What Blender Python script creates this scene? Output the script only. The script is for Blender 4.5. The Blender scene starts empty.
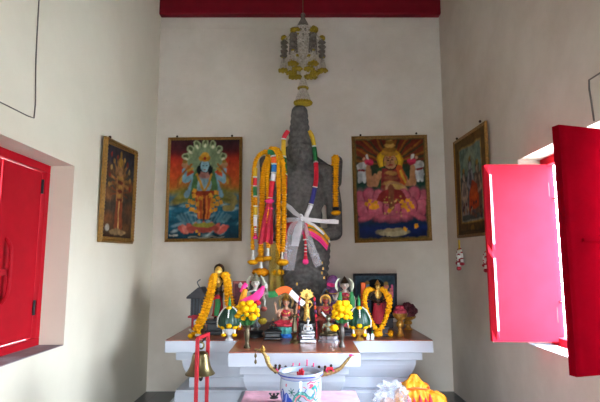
import bpy, bmesh, math, random
import numpy as np
from math import sin, cos, pi, atan, sqrt, radians
from mathutils import Vector, Matrix, noise
from mathutils.bvhtree import BVHTree
random.seed(7)
SC = bpy.context.scene
COL = SC.collection
# ------------------------------------------------------------------ camera model
F = 480.0
PITCH = atan(63 / 480)
EYE = 1.34
TOP = 0.72            # altar top
XW = 1.63             # half width of the room
YB = 5.31             # back wall


def ray(px, py):
    y = (201 - py) / F
    return (px - 300) / F, cos(PITCH) - y * sin(PITCH), sin(PITCH) + y * cos(PITCH)


def at(px, py, Y):
    a, b, c = ray(px, py)
    return Vector((a * Y / b, Y, EYE + c * Y / b))


def onz(px, py, Z=TOP):
    a, b, c = ray(px, py)
    t = (Z - EYE) / c
    return Vector((a * t, b * t, Z))


def onx(px, py, X):
    a, b, c = ray(px, py)
    return Vector((X, b * X / a, EYE + c * X / a))


def zat(py, Y):
    return at(300, py, Y).z


# ------------------------------------------------------------------ materials
def lin(h):
    if isinstance(h, str):
        h = h.lstrip('#')
        h = [int(h[i:i + 2], 16) / 255 for i in (0, 2, 4)]
    return [c / 12.92 if c <= .04045 else ((c + .055) / 1.055) ** 2.4 for c in h]


def mat(name, col, rough=.6, metal=0., var=.12, scale=40, bump=0., bscale=None, alpha=1., spec=.5, trans=0.):
    m = bpy.data.materials.new(name)
    m.use_nodes = True
    nt = m.node_tree
    b = nt.nodes['Principled BSDF']
    c = lin(col)
    b.inputs['Roughness'].default_value = rough
    b.inputs['Metallic'].default_value = metal
    b.inputs['Specular IOR Level'].default_value = spec
    if trans:
        b.inputs['Transmission Weight'].default_value = trans
    tc = nt.nodes.new('ShaderNodeTexCoord')
    if var > 0:
        n = nt.nodes.new('ShaderNodeTexNoise')
        n.inputs['Scale'].default_value = scale
        n.inputs['Detail'].default_value = 4
        nt.links.new(tc.outputs['Object'], n.inputs['Vector'])
        r = nt.nodes.new('ShaderNodeValToRGB')
        r.color_ramp.elements[0].position = .3
        r.color_ramp.elements[1].position = .7
        r.color_ramp.elements[0].color = [x * (1 - var) for x in c] + [1]
        r.color_ramp.elements[1].color = [min(1, x * (1 + var)) for x in c] + [1]
        nt.links.new(n.outputs['Fac'], r.inputs['Fac'])
        nt.links.new(r.outputs['Color'], b.inputs['Base Color'])
    else:
        b.inputs['Base Color'].default_value = c + [1]
    if bump:
        n2 = nt.nodes.new('ShaderNodeTexNoise')
        n2.inputs['Scale'].default_value = bscale or scale
        n2.inputs['Detail'].default_value = 6
        nt.links.new(tc.outputs['Object'], n2.inputs['Vector'])
        bp = nt.nodes.new('ShaderNodeBump')
        bp.inputs['Strength'].default_value = bump
        bp.inputs['Distance'].default_value = .01
        nt.links.new(n2.outputs['Fac'], bp.inputs['Height'])
        nt.links.new(bp.outputs['Normal'], b.inputs['Normal'])
    if alpha < 1:
        b.inputs['Alpha'].default_value = alpha
    return m


def plaster(name, col, dirt, amount=.35):
    m = mat(name, col, .85, 0, 0, bump=.12, bscale=9, spec=.2)
    nt = m.node_tree
    b = nt.nodes['Principled BSDF']
    tc = [n for n in nt.nodes if n.type == 'TEX_COORD'][0]
    n1 = nt.nodes.new('ShaderNodeTexNoise'); n1.inputs['Scale'].default_value = 1.1; n1.inputs['Detail'].default_value = 7
    n1.inputs['Roughness'].default_value = .65
    n2 = nt.nodes.new('ShaderNodeTexNoise'); n2.inputs['Scale'].default_value = 14; n2.inputs['Detail'].default_value = 5
    nt.links.new(tc.outputs['Object'], n1.inputs['Vector'])
    nt.links.new(tc.outputs['Object'], n2.inputs['Vector'])
    r = nt.nodes.new('ShaderNodeValToRGB')
    r.color_ramp.elements[0].position = .35; r.color_ramp.elements[1].position = .7
    r.color_ramp.elements[0].color = (0, 0, 0, 1); r.color_ramp.elements[1].color = (amount, amount, amount, 1)
    nt.links.new(n1.outputs['Fac'], r.inputs['Fac'])
    mx = nt.nodes.new('ShaderNodeMixRGB')
    mx.inputs[1].default_value = lin(col) + [1]; mx.inputs[2].default_value = lin(dirt) + [1]
    nt.links.new(r.outputs['Color'], mx.inputs[0])
    # small specks of wear
    r2 = nt.nodes.new('ShaderNodeValToRGB')
    r2.color_ramp.elements[0].position = .72; r2.color_ramp.elements[1].position = .8
    r2.color_ramp.elements[0].color = (0, 0, 0, 1); r2.color_ramp.elements[1].color = (.25, .25, .25, 1)
    nt.links.new(n2.outputs['Fac'], r2.inputs['Fac'])
    mx2 = nt.nodes.new('ShaderNodeMixRGB')
    mx2.inputs[2].default_value = lin(dirt) + [1]
    nt.links.new(r2.outputs['Color'], mx2.inputs[0])
    nt.links.new(mx.outputs['Color'], mx2.inputs[1])
    nt.links.new(mx2.outputs['Color'], b.inputs['Base Color'])
    return m


def tiles(name, c1, c2, grout, w, h, rough=.35):
    m = mat(name, c1, rough, 0, 0)
    nt = m.node_tree
    b = nt.nodes['Principled BSDF']
    tc = [n for n in nt.nodes if n.type == 'TEX_COORD'][0]
    br = nt.nodes.new('ShaderNodeTexBrick')
    br.offset = 0
    br.inputs['Scale'].default_value = 1
    br.inputs['Brick Width'].default_value = w
    br.inputs['Row Height'].default_value = h
    br.inputs['Mortar Size'].default_value = .004
    br.inputs['Color1'].default_value = lin(c1) + [1]
    br.inputs['Color2'].default_value = lin(c2) + [1]
    br.inputs['Mortar'].default_value = lin(grout) + [1]
    nt.links.new(tc.outputs['Object'], br.inputs['Vector'])
    n = nt.nodes.new('ShaderNodeTexNoise'); n.inputs['Scale'].default_value = 6; n.inputs['Detail'].default_value = 6
    nt.links.new(tc.outputs['Object'], n.inputs['Vector'])
    mx = nt.nodes.new('ShaderNodeMixRGB'); mx.blend_type = 'SOFT_LIGHT'; mx.inputs[0].default_value = .5
    nt.links.new(br.outputs['Color'], mx.inputs[1]); nt.links.new(n.outputs['Color'], mx.inputs[2])
    nt.links.new(mx.outputs['Color'], b.inputs['Base Color'])
    return m


def attr_mat(name, rough=.35, coat=0.):
    m = bpy.data.materials.new(name)
    m.use_nodes = True
    nt = m.node_tree
    b = nt.nodes['Principled BSDF']
    a = nt.nodes.new('ShaderNodeAttribute'); a.attribute_name = 'paint'
    nt.links.new(a.outputs['Color'], b.inputs['Base Color'])
    b.inputs['Roughness'].default_value = rough
    b.inputs['Specular IOR Level'].default_value = .5 if coat else .12
    b.inputs['Coat Weight'].default_value = coat
    b.inputs['Coat Roughness'].default_value = .08
    return m


M = dict(
    wall=plaster('wall_plaster', '#d3c9bc', '#a89986', .5),
    lwall=plaster('pale_plaster', '#e0d9c7', '#c6bca6', .35),
    ceil=plaster('ceiling_plaster', '#6a584a', '#4c3e34'),
    altar=plaster('altar_plaster', '#bfc4ce', '#a9a8aa', .35),
    tile=tiles('brown_tile', '#99583f', '#8a4d38', '#5a3a2e', .3, .3, .28),
    floor=tiles('floor_tile', '#4a4d52', '#43464b', '#2c2d30', .3, .3, .3),
    ground=mat('concrete', '#b5b2aa', .9),
    beam=mat('beam_paint', '#740618', .55, spec=.2, var=.12, scale=8),
    red=mat('red_paint', '#ab0d1e', .6, spec=.12, var=.08, scale=9, bump=.04, bscale=30),
    redshade=mat('shaded_red_paint', '#7c0312', .85, spec=0, var=.1, scale=9, bump=.04, bscale=30),  # shutter red darkened, the near leaf's shade put into its colour
    glintpink=mat('painted_glint', '#cc8f95', .6, 0, .15, 30),  # highlight from the window painted as pale pink on the shutter ridge
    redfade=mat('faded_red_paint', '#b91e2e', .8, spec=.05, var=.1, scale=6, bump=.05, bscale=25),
    reddark=mat('dark_red_paint', '#ab1222', .5, spec=.3, var=.1, scale=9),
    iron=mat('iron', '#241a1a', .5, .6),
    cement=mat('cement', '#8d8588', .8, var=.15, scale=12),
    stone=mat('grey_stone', '#565350', .72, 0, .38, 26, bump=.5, bscale=60, spec=.35),
    gold=mat('gilt', '#b98d3e', .32, .6, .4, 60, bump=.3, bscale=90),
    oldgold=mat('old_gilt', '#957a44', .42, .35, .5, 70, bump=.5, bscale=120),
    frame=mat('gilt_frame_wood', '#8a6328', .42, .35, .3, 60, bump=.5, bscale=150),
    bronze=mat('dark_bronze', '#3d2f22', .35, .75, .3, 40),
    brass=mat('brass', '#64583a', .36, .85, .25, 18),
    olive=mat('aged_brass', '#564c38', .36, .7, .25, 22),
    pewter=mat('dark_pewter', '#55504c', .38, .8, .25, 40),
    silver=mat('silver', '#a6a6ac', .25, .65, .2, 40),
    black=mat('black_lacquer', '#141417', .35, 0, .2, 30),
    dark=mat('dark_wood', '#2d2b30', .55, 0, .25, 30),
    slate=mat('slate_paint', '#50565c', .6, 0, .2, 30),
    mari=mat('marigold_petal', '#efa30e', .75, 0, .3, 90, spec=.2),
    mari2=mat('yellow_petal', '#f3b303', .75, 0, .22, 90, spec=.2),
    maridk=mat('orange_petal', '#d98a0a', .75, 0, .35, 60, spec=.2),
    leaf=mat('green_leaf', '#27612c', .5, 0, .35, 50),
    baileaf=mat('folded_leaf', '#083c29', .4, 0, .3, 60),
    jas=mat('jasmine_white', '#e9e9e2', .6, 0, .06, 80),
    pink=mat('pink_cloth', '#e62a78', .65, 0, .12, 30),
    hot=mat('bright_pink_satin', '#ff2f8e', .55, 0, .08, 30),
    crim=mat('crimson_cloth', '#a31328', .7, 0, .2, 30),
    rose=mat('rose_red', '#d5152f', .6, 0, .15, 40),
    orange=mat('orange_cloth', '#f0641c', .6, 0, .1, 30),
    saff=mat('saffron_cloth', '#f2960f', .65, 0, .25, 24, bump=.4, bscale=30),
    yellow=mat('yellow_cloth', '#d9b021', .6, 0, .1, 40),
    green=mat('green_cloth', '#1d7a3d', .6, 0, .15, 40),
    blue=mat('blue_cloth', '#25257e', .6, 0, .15, 40),
    sky=mat('light_blue_cloth', '#2d7fc0', .6, 0, .15, 40),
    white=mat('white_cloth', '#e6e4e6', .6, 0, .05, 30),
    gauze=mat('white_gauze', '#d9d6da', .7, 0, .1, 20, alpha=.62),
    gauzet=mat('thin_white_gauze', '#c9c6cc', .7, 0, .15, 20, alpha=.34),
    pgauze=mat('pink_gauze', '#d42a4c', .7, 0, .2, 20, alpha=.72),
    ygauze=mat('olive_gauze', '#a58a1c', .7, 0, .3, 20, alpha=.45),
    pale=mat('pale_skin_paint', '#c9c6bd', .4, 0, .08, 40),
    skin=mat('skin_paint', '#b98d72', .45, 0, .12, 40),
    blueskin=mat('blue_grey_paint', '#4a5560', .45, 0, .15, 40),
    dress=mat('red_dress_paint', '#b2283c', .45, 0, .3, 60),
    rust=mat('rust_dress_paint', '#8f4438', .45, 0, .35, 60),
    teal=mat('teal_paint', '#5fb0a8', .45, 0, .35, 40),
    azure=mat('blue_base_paint', '#2d6fc4', .45, 0, .3, 40),
    brightsilver=mat('bright_silver', '#cfcfd2', .25, .25, .1, 40),
    brightgold=mat('bright_gilt', '#dcb055', .3, .35, .4, 70, bump=.3, bscale=90),
    tarn=mat('tarnished_silver', '#85856f', .4, .45, .35, 50),
    deepcrim=mat('deep_crimson_cloth', '#6d0c1a', .7, 0, .2, 30),
    palerose=mat('faded_skin_paint', '#b3a297', .45, 0, .1, 40),
    halo=mat('halo_paint', '#dfe3cb', .45, 0, .12, 30),
    yhalo=mat('yellow_halo_paint', '#e0a81c', .4, 0, .15, 30),
    purple=mat('purple_cloth', '#6a3a6e', .7, 0, .35, 30),
    grey=mat('net_string', '#b5aa9b', .8, 0, .3, 60),
    greyd=mat('shell_bead', '#6a6054', .7, 0, .5, 90),
    olivefl=mat('dried_yellow_flower', '#97800a', .8, 0, .35, 70),
    ptable=mat('pink_table_cloth', '#dca6b8', .75, 0, .2, 14),
    ash=mat('incense_ash', '#9a9ca4', .95, 0, .45, 25, bump=.8, bscale=40),
    porc=attr_mat('painted_porcelain', .18, .3),
    print=attr_mat('poster_print', .6, 0),
    blueline=mat('cobalt_glaze', '#2f3f9c', .2, 0, .1),
    plastic=mat('clear_plastic', '#dfe1ea', .1, 0, .05, 30, alpha=.3),
    ogauze=mat('orange_gauze', '#f5990c', .6, 0, .25, 30, bump=.5, bscale=30, alpha=.88),
    paper=mat('paper', '#a8785c', .8, 0, .2, 30),
    fruit=mat('pink_fruit', '#b83c52', .45, 0, .3, 40),
    darkfl=mat('withered_petal', '#4e1620', .7, 0, .5, 40),
    wire=mat('grey_wire', '#6c655e', .6, 0, .1),
    glass=mat('bottle_plastic', '#dfe8e6', .15, 0, 0, alpha=.75),
)


# ------------------------------------------------------------------ mesh builder
class MB:
    def __init__(s):
        s.v = []; s.f = []; s.m = []; s.i = 0

    def mi(s, i):
        s.i = i
        return s

    def add(s, vs, fs):
        o = len(s.v)
        s.v += [Vector(v) for v in vs]
        s.f += [[o + k for k in f] for f in fs]
        s.m += [s.i] * len(fs)

    def box(s, c, d, rot=None):
        x, y, z = d[0] / 2, d[1] / 2, d[2] / 2
        vs = [Vector(q) for q in ((-x, -y, -z), (x, -y, -z), (x, y, -z), (-x, y, -z), (-x, -y, z), (x, -y, z), (x, y, z), (-x, y, z))]
        if rot is not None:
            vs = [rot @ v for v in vs]
        c = Vector(c)
        s.add([c + v for v in vs], [(0, 3, 2, 1), (4, 5, 6, 7), (0, 1, 5, 4), (1, 2, 6, 5), (2, 3, 7, 6), (3, 0, 4, 7)])

    def span(s, a, b):
        a = Vector(a); b = Vector(b)
        d = b - a
        s.box((a + b) / 2, (abs(d.x), abs(d.y), abs(d.z)))

    def tube(s, pts, r, n=8, jag=0, flat=1.):
        pts = [Vector(p) for p in pts]
        rs = r if isinstance(r, (list, tuple)) else [r] * len(pts)
        t = (pts[1] - pts[0]).normalized()
        u = t.orthogonal().normalized()
        rings = []
        for i, p in enumerate(pts):
            a = pts[max(0, i - 1)]; b = pts[min(len(pts) - 1, i + 1)]
            t2 = (b - a).normalized() if (b - a).length > 1e-9 else t
            u = (u - t2 * u.dot(t2)).normalized()
            w = t2.cross(u)
            rings.append([p + (u * cos(2 * pi * k / n) + w * sin(2 * pi * k / n) * flat) * rs[i] * (1 + random.uniform(-jag, jag)) for k in range(n)])
        vs = [v for q in rings for v in q]
        fs = []
        for i in range(len(rings) - 1):
            for k in range(n):
                k2 = (k + 1) % n
                fs.append((i * n + k, i * n + k2, (i + 1) * n + k2, (i + 1) * n + k))
        fs.append(tuple(range(n - 1, -1, -1)))
        fs.append(tuple(range((len(rings) - 1) * n, len(rings) * n)))
        s.add(vs, fs)

    def lathe(s, prof, c=(0, 0, 0), n=24, sx=1., sy=1., rip=0, ripn=8, rot=None):
        c = Vector(c)
        vs = []; fs = []
        for r, z in prof:
            for k in range(n):
                a = 2 * pi * k / n
                q = r * (1 + rip * cos(ripn * a))
                v = Vector((q * cos(a) * sx, q * sin(a) * sy, z))
                vs.append(c + (rot @ v if rot is not None else v))
        L = len(prof)
        for i in range(L - 1):
            for k in range(n):
                k2 = (k + 1) % n
                fs.append((i * n + k, i * n + k2, (i + 1) * n + k2, (i + 1) * n + k))
        if prof[0][0] > 1e-6: fs.append(tuple(range(n - 1, -1, -1)))
        if prof[-1][0] > 1e-6: fs.append(tuple(range((L - 1) * n, L * n)))
        s.add(vs, fs)

    def ball(s, c, r, nu=14, nv=9, rot=None, jag=0, ridge=0):
        if not isinstance(r, (tuple, list, Vector)): r = (r, r, r)
        c = Vector(c)
        vs = []; fs = []
        for i in range(1, nv):
            th = pi * i / nv
            for k in range(nu):
                a = 2 * pi * k / nu
                q = 1 + random.uniform(-jag, jag) + (ridge if (i + k) % 2 else -ridge)
                v = Vector((r[0] * sin(th) * cos(a) * q, r[1] * sin(th) * sin(a) * q, r[2] * cos(th) * q))
                vs.append(c + (rot @ v if rot is not None else v))
        tp = Vector((0, 0, r[2])); bt = Vector((0, 0, -r[2]))
        vs += [c + (rot @ tp if rot is not None else tp), c + (rot @ bt if rot is not None else bt)]
        T = len(vs) - 2; B = T + 1
        for i in range(nv - 2):
            for k in range(nu):
                k2 = (k + 1) % nu
                fs.append((i * nu + k, (i + 1) * nu + k, (i + 1) * nu + k2, i * nu + k2))
        for k in range(nu):
            k2 = (k + 1) % nu
            fs.append((T, k, k2)); fs.append((B, (nv - 2) * nu + k2, (nv - 2) * nu + k))
        s.add(vs, fs)

    def cap(s, a, ra, b, rb, n=12):
        a = Vector(a); b = Vector(b)
        d = (b - a)
        L = d.length
        if L < 1e-6:
            s.ball(a, ra); return
        d.normalize()
        pts = []; rs = []
        for q in (-.98, -.7, -.35, 0):
            pts.append(a + d * ra * q); rs.append(ra * sqrt(max(.02, 1 - q * q)))
        for q in (0, .35, .7, .98):
            pts.append(b + d * rb * q); rs.append(rb * sqrt(max(.02, 1 - q * q)))
        s.tube(pts, rs, n)

    def prism(s, pts, off):
        off = Vector(off)
        n = len(pts)
        vs = [Vector(p) for p in pts] + [Vector(p) + off for p in pts]
        fs = [tuple(range(n - 1, -1, -1)), tuple(range(n, 2 * n))]
        for k in range(n):
            k2 = (k + 1) % n
            fs.append((k, k2, n + k2, n + k))
        s.add(vs, fs)

    def strip(s, pts, wid, th, nrm=(0, -1, 0)):
        """ribbon with real thickness; wid is a half width or list, laid across the run, facing nrm"""
        pts = [Vector(p) for p in pts]
        ws = wid if isinstance(wid, (list, tuple)) else [wid] * len(pts)
        nr = Vector(nrm)
        vs = []
        for i, p in enumerate(pts):
            t = (pts[min(len(pts) - 1, i + 1)] - pts[max(0, i - 1)]).normalized()
            w = t.cross(nr)
            w = w.normalized() if w.length > 1e-6 else Vector((1, 0, 0))
            n2 = w.cross(t).normalized()
            for q in (-1, -.5, 0, .5, 1):
                vs.append(p + w * ws[i] * q + n2 * (th / 2 + th * .8 * (1 - q * q)))
            for q in (1, .5, 0, -.5, -1):
                vs.append(p + w * ws[i] * q - n2 * (th / 2 - th * .8 * (1 - q * q)))
        fs = []
        for i in range(len(pts) - 1):
            for k in range(10):
                k2 = (k + 1) % 10
                fs.append((i * 10 + k, i * 10 + k2, (i + 1) * 10 + k2, (i + 1) * 10 + k))
        fs.append(tuple(range(9, -1, -1))); fs.append(tuple(range((len(pts) - 1) * 10, len(pts) * 10)))
        s.add(vs, fs)

    def build(s, name, mats, parent=None, org=None, smooth=True, bevel=0, angle=35):
        me = bpy.data.meshes.new(name)
        o = bpy.data.objects.new(name, me)
        COL.objects.link(o)
        org = Vector(org) if org is not None else Vector((0, 0, 0))
        me.from_pydata([v - org for v in s.v], [], s.f)
        for m in (mats if isinstance(mats, (list, tuple)) else [mats]):
            me.materials.append(m)
        me.polygons.foreach_set('material_index', s.m)
        bm = bmesh.new(); bm.from_mesh(me)
        bmesh.ops.recalc_face_normals(bm, faces=bm.faces)
        bm.to_mesh(me); bm.free()
        if smooth:
            me.polygons.foreach_set('use_smooth', [True] * len(me.polygons))
            try: me.set_sharp_from_angle(angle=radians(angle))
            except Exception: pass
        if parent is not None:
            o.parent = parent
            # vertices of parts are given in world metres unless org is set by the caller
            root = parent
            while root.parent is not None: root = root.parent
            if root.get('_w'):
                me.transform(Matrix.Translation(-root.location))
        else:
            o.location = org
        if bevel:
            md = o.modifiers.new('bevel', 'BEVEL'); md.width = bevel; md.segments = 2; md.limit_method = 'ANGLE'
            md.angle_limit = radians(40)
        me.update()
        return o


def thing(name, label, cat, loc, group=None, world=False):
    o = bpy.data.objects.new(name, None)
    o.empty_display_size = .05
    COL.objects.link(o)
    o.location = loc
    o['label'] = label; o['category'] = cat
    if group: o['group'] = group
    if world: o['_w'] = 1
    return o


def tag(o, label, cat, group=None):
    o['label'] = label; o['category'] = cat
    if group: o['group'] = group
    return o


def struct(o):
    o['kind'] = 'structure'
    return o


def curve(pts, step=.012):
    pts = [Vector(p) for p in pts]
    out = []
    for i in range(len(pts) - 1):
        p0 = pts[max(0, i - 1)]; p1 = pts[i]; p2 = pts[i + 1]; p3 = pts[min(len(pts) - 1, i + 2)]
        n = max(1, int((p2 - p1).length / step))
        for k in range(n):
            t = k / n
            out.append(.5 * ((2 * p1) + (p2 - p0) * t + (2 * p0 - 5 * p1 + 4 * p2 - p3) * t * t + (3 * p1 - p0 - 3 * p2 + p3) * t ** 3))
    out.append(pts[-1])
    return out


def garland(mb, pts, r, step=.0115):
    q = curve(pts, step)
    mb.tube(q, [r * (1.08 if i % 2 else .62) * random.uniform(.9, 1.1) for i in range(len(q))], 12, .16)


def flower(mb, c, r, squash=.75):
    mb.ball(c, (r, r, r * squash), 14, 8, None, .07, .1)


def tassel(mb, top, L, r, mats=(0, 1)):
    """hanging tassel: knob, strings and a ring of buds at the end; downwards from top"""
    top = Vector(top)
    a, b = mats
    mb.mi(a).lathe([(r * .25, 0), (r * .5, -L * .12), (r * .35, -L * .25), (r * .6, -L * .6), (r * .8, -L * .8)], top, 10)
    mb.mi(b).lathe([(r * .7, -L * .78), (r, -L * .84), (r * 1.05, -L * .94), (r * .5, -L)], top, 12, rip=.12, ripn=6)


def fuse(name, prims, vox, m, parent, it=3, extra=None, org=None):
    """one continuous body grown from overlapping ellipsoids and tapered limbs"""
    mb = MB()
    for p in prims:
        if p[0] == 'e': mb.ball(p[1], p[2], 16, 10, p[3] if len(p) > 3 else None)
        else: mb.cap(p[1], p[2], p[3], p[4])
    t = mb.build('tmp', m)
    md = t.modifiers.new('r', 'REMESH'); md.mode = 'VOXEL'; md.voxel_size = vox; md.use_smooth_shade = True
    sm = t.modifiers.new('s', 'SMOOTH'); sm.iterations = it; sm.factor = .5
    dg = bpy.context.evaluated_depsgraph_get()
    me = bpy.data.meshes.new_from_object(t.evaluated_get(dg))
    bpy.data.objects.remove(t)
    if extra is not None:
        x = extra.build('tmp', m)
        bm = bmesh.new(); bm.from_mesh(me); bm.from_mesh(x.data); bm.to_mesh(me); bm.free()
        bpy.data.objects.remove(x)
    me.name = name
    me.materials.clear(); me.materials.append(m)
    me.polygons.foreach_set('material_index', [0] * len(me.polygons))
    me.polygons.foreach_set('use_smooth', [True] * len(me.polygons))
    if parent is not None and parent.get('_w'):
        me.transform(Matrix.Translation(-parent.location))
    o = bpy.data.objects.new(name, me)
    COL.objects.link(o)
    o.parent = parent
    return o


# ------------------------------------------------------------------ painted prints
class Canvas:
    def __init__(s, W, H, asp):
        s.W, s.H, s.asp = W, H, asp
        u, v = np.meshgrid(np.linspace(0, 1, W), np.linspace(0, 1, H))
        s.u = u * asp; s.v = v           # u runs 0..asp, v 0..1 upward
        s.c = np.zeros((H, W, 3)); s.px = 1 / H; s.k = 1.; s.piv = (.5, 0.)

    def T(s, x, y):
        return s.piv[0] + (x - s.piv[0]) * s.k, s.piv[1] + (y - s.piv[1]) * s.k

    def _mix(s, a, col):
        c = np.array(lin(col))
        s.c = s.c * (1 - a[..., None]) + c * a[..., None]

    def grad(s, stops):
        st = np.array([x[0] for x in stops]); cs = np.array([lin(x[1]) for x in stops])
        for k in range(3): s.c[..., k] = np.interp(s.v, st, cs[:, k])

    def ell(s, x, y, rx, ry, col, rot=0, a=1., soft=1.):
        x, y = s.T(x, y); rx *= s.k; ry *= s.k
        x *= s.asp
        dx, dy = s.u - x, s.v - y
        c_, s_ = cos(rot), sin(rot)
        p = (dx * c_ + dy * s_) / rx; q = (-dx * s_ + dy * c_) / ry
        d = np.sqrt(p * p + q * q)
        w = s.px * soft / min(rx, ry)
        s._mix(np.clip((1 - d) / w + .5, 0, 1) * a, col)

    def line(s, pts, w, col, a=1., soft=1.):
        d = np.full(s.u.shape, 9.); w *= s.k
        pts = [(q[0] * s.asp, q[1]) for q in (s.T(*p) for p in pts)]
        for (x0, y0), (x1, y1) in zip(pts[:-1], pts[1:]):
            L = (x1 - x0) ** 2 + (y1 - y0) ** 2 + 1e-12
            t = np.clip(((s.u - x0) * (x1 - x0) + (s.v - y0) * (y1 - y0)) / L, 0, 1)
            d = np.minimum(d, np.hypot(s.u - x0 - t * (x1 - x0), s.v - y0 - t * (y1 - y0)))
        s._mix(np.clip((w - d) / (s.px * soft) + .5, 0, 1) * a, col)

    def poly(s, pts, col, a=1.):
        ins = np.zeros(s.u.shape, bool)
        pts = [(q[0] * s.asp, q[1]) for q in (s.T(*p) for p in pts)]
        n = len(pts)
        for i in range(n):
            x0, y0 = pts[i]; x1, y1 = pts[(i + 1) % n]
            if y0 == y1: continue
            cr = ((y0 > s.v) != (y1 > s.v)) & (s.u < (x1 - x0) * (s.v - y0) / (y1 - y0) + x0)
            ins ^= cr
        s._mix(ins * a, col)

    def noise(s, amt, seed=0):
        r = np.random.RandomState(seed)
        s.c *= 1 + amt * (r.rand(s.H, s.W, 1) - .5)

    def finish(s, amt=.012, seed=0, tone=.25, gain=.98):
        # hand-painted look: wandering edges, soft blending and uneven pigment
        def fbm(f, sd):
            r = np.random.RandomState(sd); out = np.zeros(s.u.shape)
            for o in range(3):
                n = int(f * 2 ** o) + 2
                g = r.rand(n + 1, n + 1) - .5
                x = s.u / s.asp * (n - .001); y = s.v * (n - .001)
                i = np.clip(x.astype(int), 0, n - 1); j = np.clip(y.astype(int), 0, n - 1); fx = x - i; fy = y - j
                fx = fx * fx * (3 - 2 * fx); fy = fy * fy * (3 - 2 * fy)
                out += (g[j, i] * (1 - fx) * (1 - fy) + g[j, i + 1] * fx * (1 - fy) + g[j + 1, i] * (1 - fx) * fy + g[j + 1, i + 1] * fx * fy) / 2 ** o
            return out
        dx = fbm(9, seed + 1) * amt * s.H * 1.6; dy = fbm(9, seed + 2) * amt * s.H * 1.6
        ii = np.clip((np.arange(s.W)[None, :] + dx).round().astype(int), 0, s.W - 1); jj = np.clip((np.arange(s.H)[:, None] + dy).round().astype(int), 0, s.H - 1)
        s.c = s.c[jj, ii]
        k = s.c.copy()
        for ax in (0, 1): k = (np.roll(k, 1, ax) + 2 * k + np.roll(k, -1, ax)) / 4
        s.c = k * .5 + s.c * .5
        s.c *= (1 + tone * fbm(14, seed + 3) * 1.6)[..., None]
        s.c *= (1 + tone * fbm(34, seed + 4))[..., None]
        g = s.c.mean(axis=2, keepdims=True)
        s.c = np.clip((g + (s.c - g) * 1.02), 0, 1) ** 1.12 * gain

    def mesh(s, name, fn, parent, m):
        """fn(u01, v01) -> point"""
        me = bpy.data.meshes.new(name)
        W, H = s.W, s.H
        vs = [fn(i / (W - 1), j / (H - 1)) for j in range(H) for i in range(W)]
        fs = [(j * W + i, j * W + i + 1, (j + 1) * W + i + 1, (j + 1) * W + i) for j in range(H - 1) for i in range(W - 1)]
        me.from_pydata(vs, [], fs)
        at_ = me.attributes.new('paint', 'FLOAT_COLOR', 'POINT')
        a = np.ones((H * W, 4), np.float32); a[:, :3] = np.clip(s.c.reshape(-1, 3), 0, 1)
        at_.data.foreach_set('color', a.ravel())
        me.materials.append(m)
        me.polygons.foreach_set('use_smooth', [True] * len(me.polygons))
        me.update()
        if parent is not None and parent.get('_w'): me.transform(Matrix.Translation(-parent.location))
        o = bpy.data.objects.new(name, me); COL.objects.link(o); o.parent = parent
        return o


# =================================================================== THE ROOM
YF = -2.8             # front wall with the doorway
ZC = 4.75
TW = .22


def wall_with_hole(name, m, x_in, x_out, y0, y1, ya, yb, za, zb):
    mb = MB()
    # one continuous shell: eight cells round the opening
    ys = [y0, ya, yb, y1]; zs = [0, za, zb, ZC]
    vs = []; idx = {}
    for xi, X in enumerate((x_in, x_out)):
        for j, y in enumerate(ys):
            for k, z in enumerate(zs):
                idx[xi, j, k] = len(vs); vs.append((X, y, z))
    fs = []
    for xi in (0, 1):
        for j in range(3):
            for k in range(3):
                if j == 1 and k == 1: continue
                fs.append((idx[xi, j, k], idx[xi, j + 1, k], idx[xi, j + 1, k + 1], idx[xi, j, k + 1]))
    for j in range(3):
        for k in (0, 3): fs.append((idx[0, j, k], idx[0, j + 1, k], idx[1, j + 1, k], idx[1, j, k]))
    for k in range(3):
        for j in (0, 3): fs.append((idx[0, j, k], idx[0, j, k + 1], idx[1, j, k + 1], idx[1, j, k]))
    for k in (1, 2): fs.append((idx[0, 1, k], idx[0, 2, k], idx[1, 2, k], idx[1, 1, k]))
    for j in (1, 2): fs.append((idx[0, j, 1], idx[0, j, 2], idx[1, j, 2], idx[1, j, 1]))
    mb.add(vs, fs)
    return struct(mb.build(name, m, smooth=False))


LW = (2.32, 3.41, .784, 2.042)      # left opening y0 y1 z0 z1
RW = (2.36, 3.525, .775, 2.112)
wall_with_hole('wall_left', M['lwall'], -XW, -XW - TW, YF, YB + .2, *LW)
wall_with_hole('wall_right', M['wall'], XW, XW + TW, YF, YB + .2, *RW)
mb = MB(); mb.span((-XW, YB, 0), (XW, YB + .2, ZC)); struct(mb.build('wall_back', M['wall'], smooth=False))
mb = MB(); mb.span((-XW - TW, YF, -.12), (XW + TW, YB + .2, 0)); struct(mb.build('floor', M['floor'], smooth=False))
mb = MB(); mb.span((-XW - TW, YF - .2, ZC), (XW + TW, YB + .2, ZC + .15)); struct(mb.build('ceiling', M['ceil'], smooth=False))
# front wall behind the photographer: wide doorway
DX, DZ = .5, 1.9
mb = MB()
mb.prism([(-XW - TW, YF, 0), (-DX, YF, 0), (-DX, YF, DZ), (DX, YF, DZ), (DX, YF, 0), (XW + TW, YF, 0), (XW + TW, YF, ZC), (-XW - TW, YF, ZC)], (0, -.2, 0))
struct(mb.build('wall_front', M['wall'], smooth=False))
mb = MB(); mb.span((-30, -30, -.4), (30, 36, -.125)); struct(mb.build('ground', M['ground'], smooth=False))
# red beam across the back and the plaster band under it
mb = MB(); mb.span((-XW - .004, YB - .09, 4.205), (XW + .004, YB + .01, 4.47)); struct(mb.build('trim_1', M['beam'], smooth=False, bevel=.018))
mb = MB(); mb.span((-XW, YB - .007, 4.075), (XW, YB + .002, 4.21)); struct(mb.build('trim_2', M['wall'], smooth=False, bevel=.004))


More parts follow.
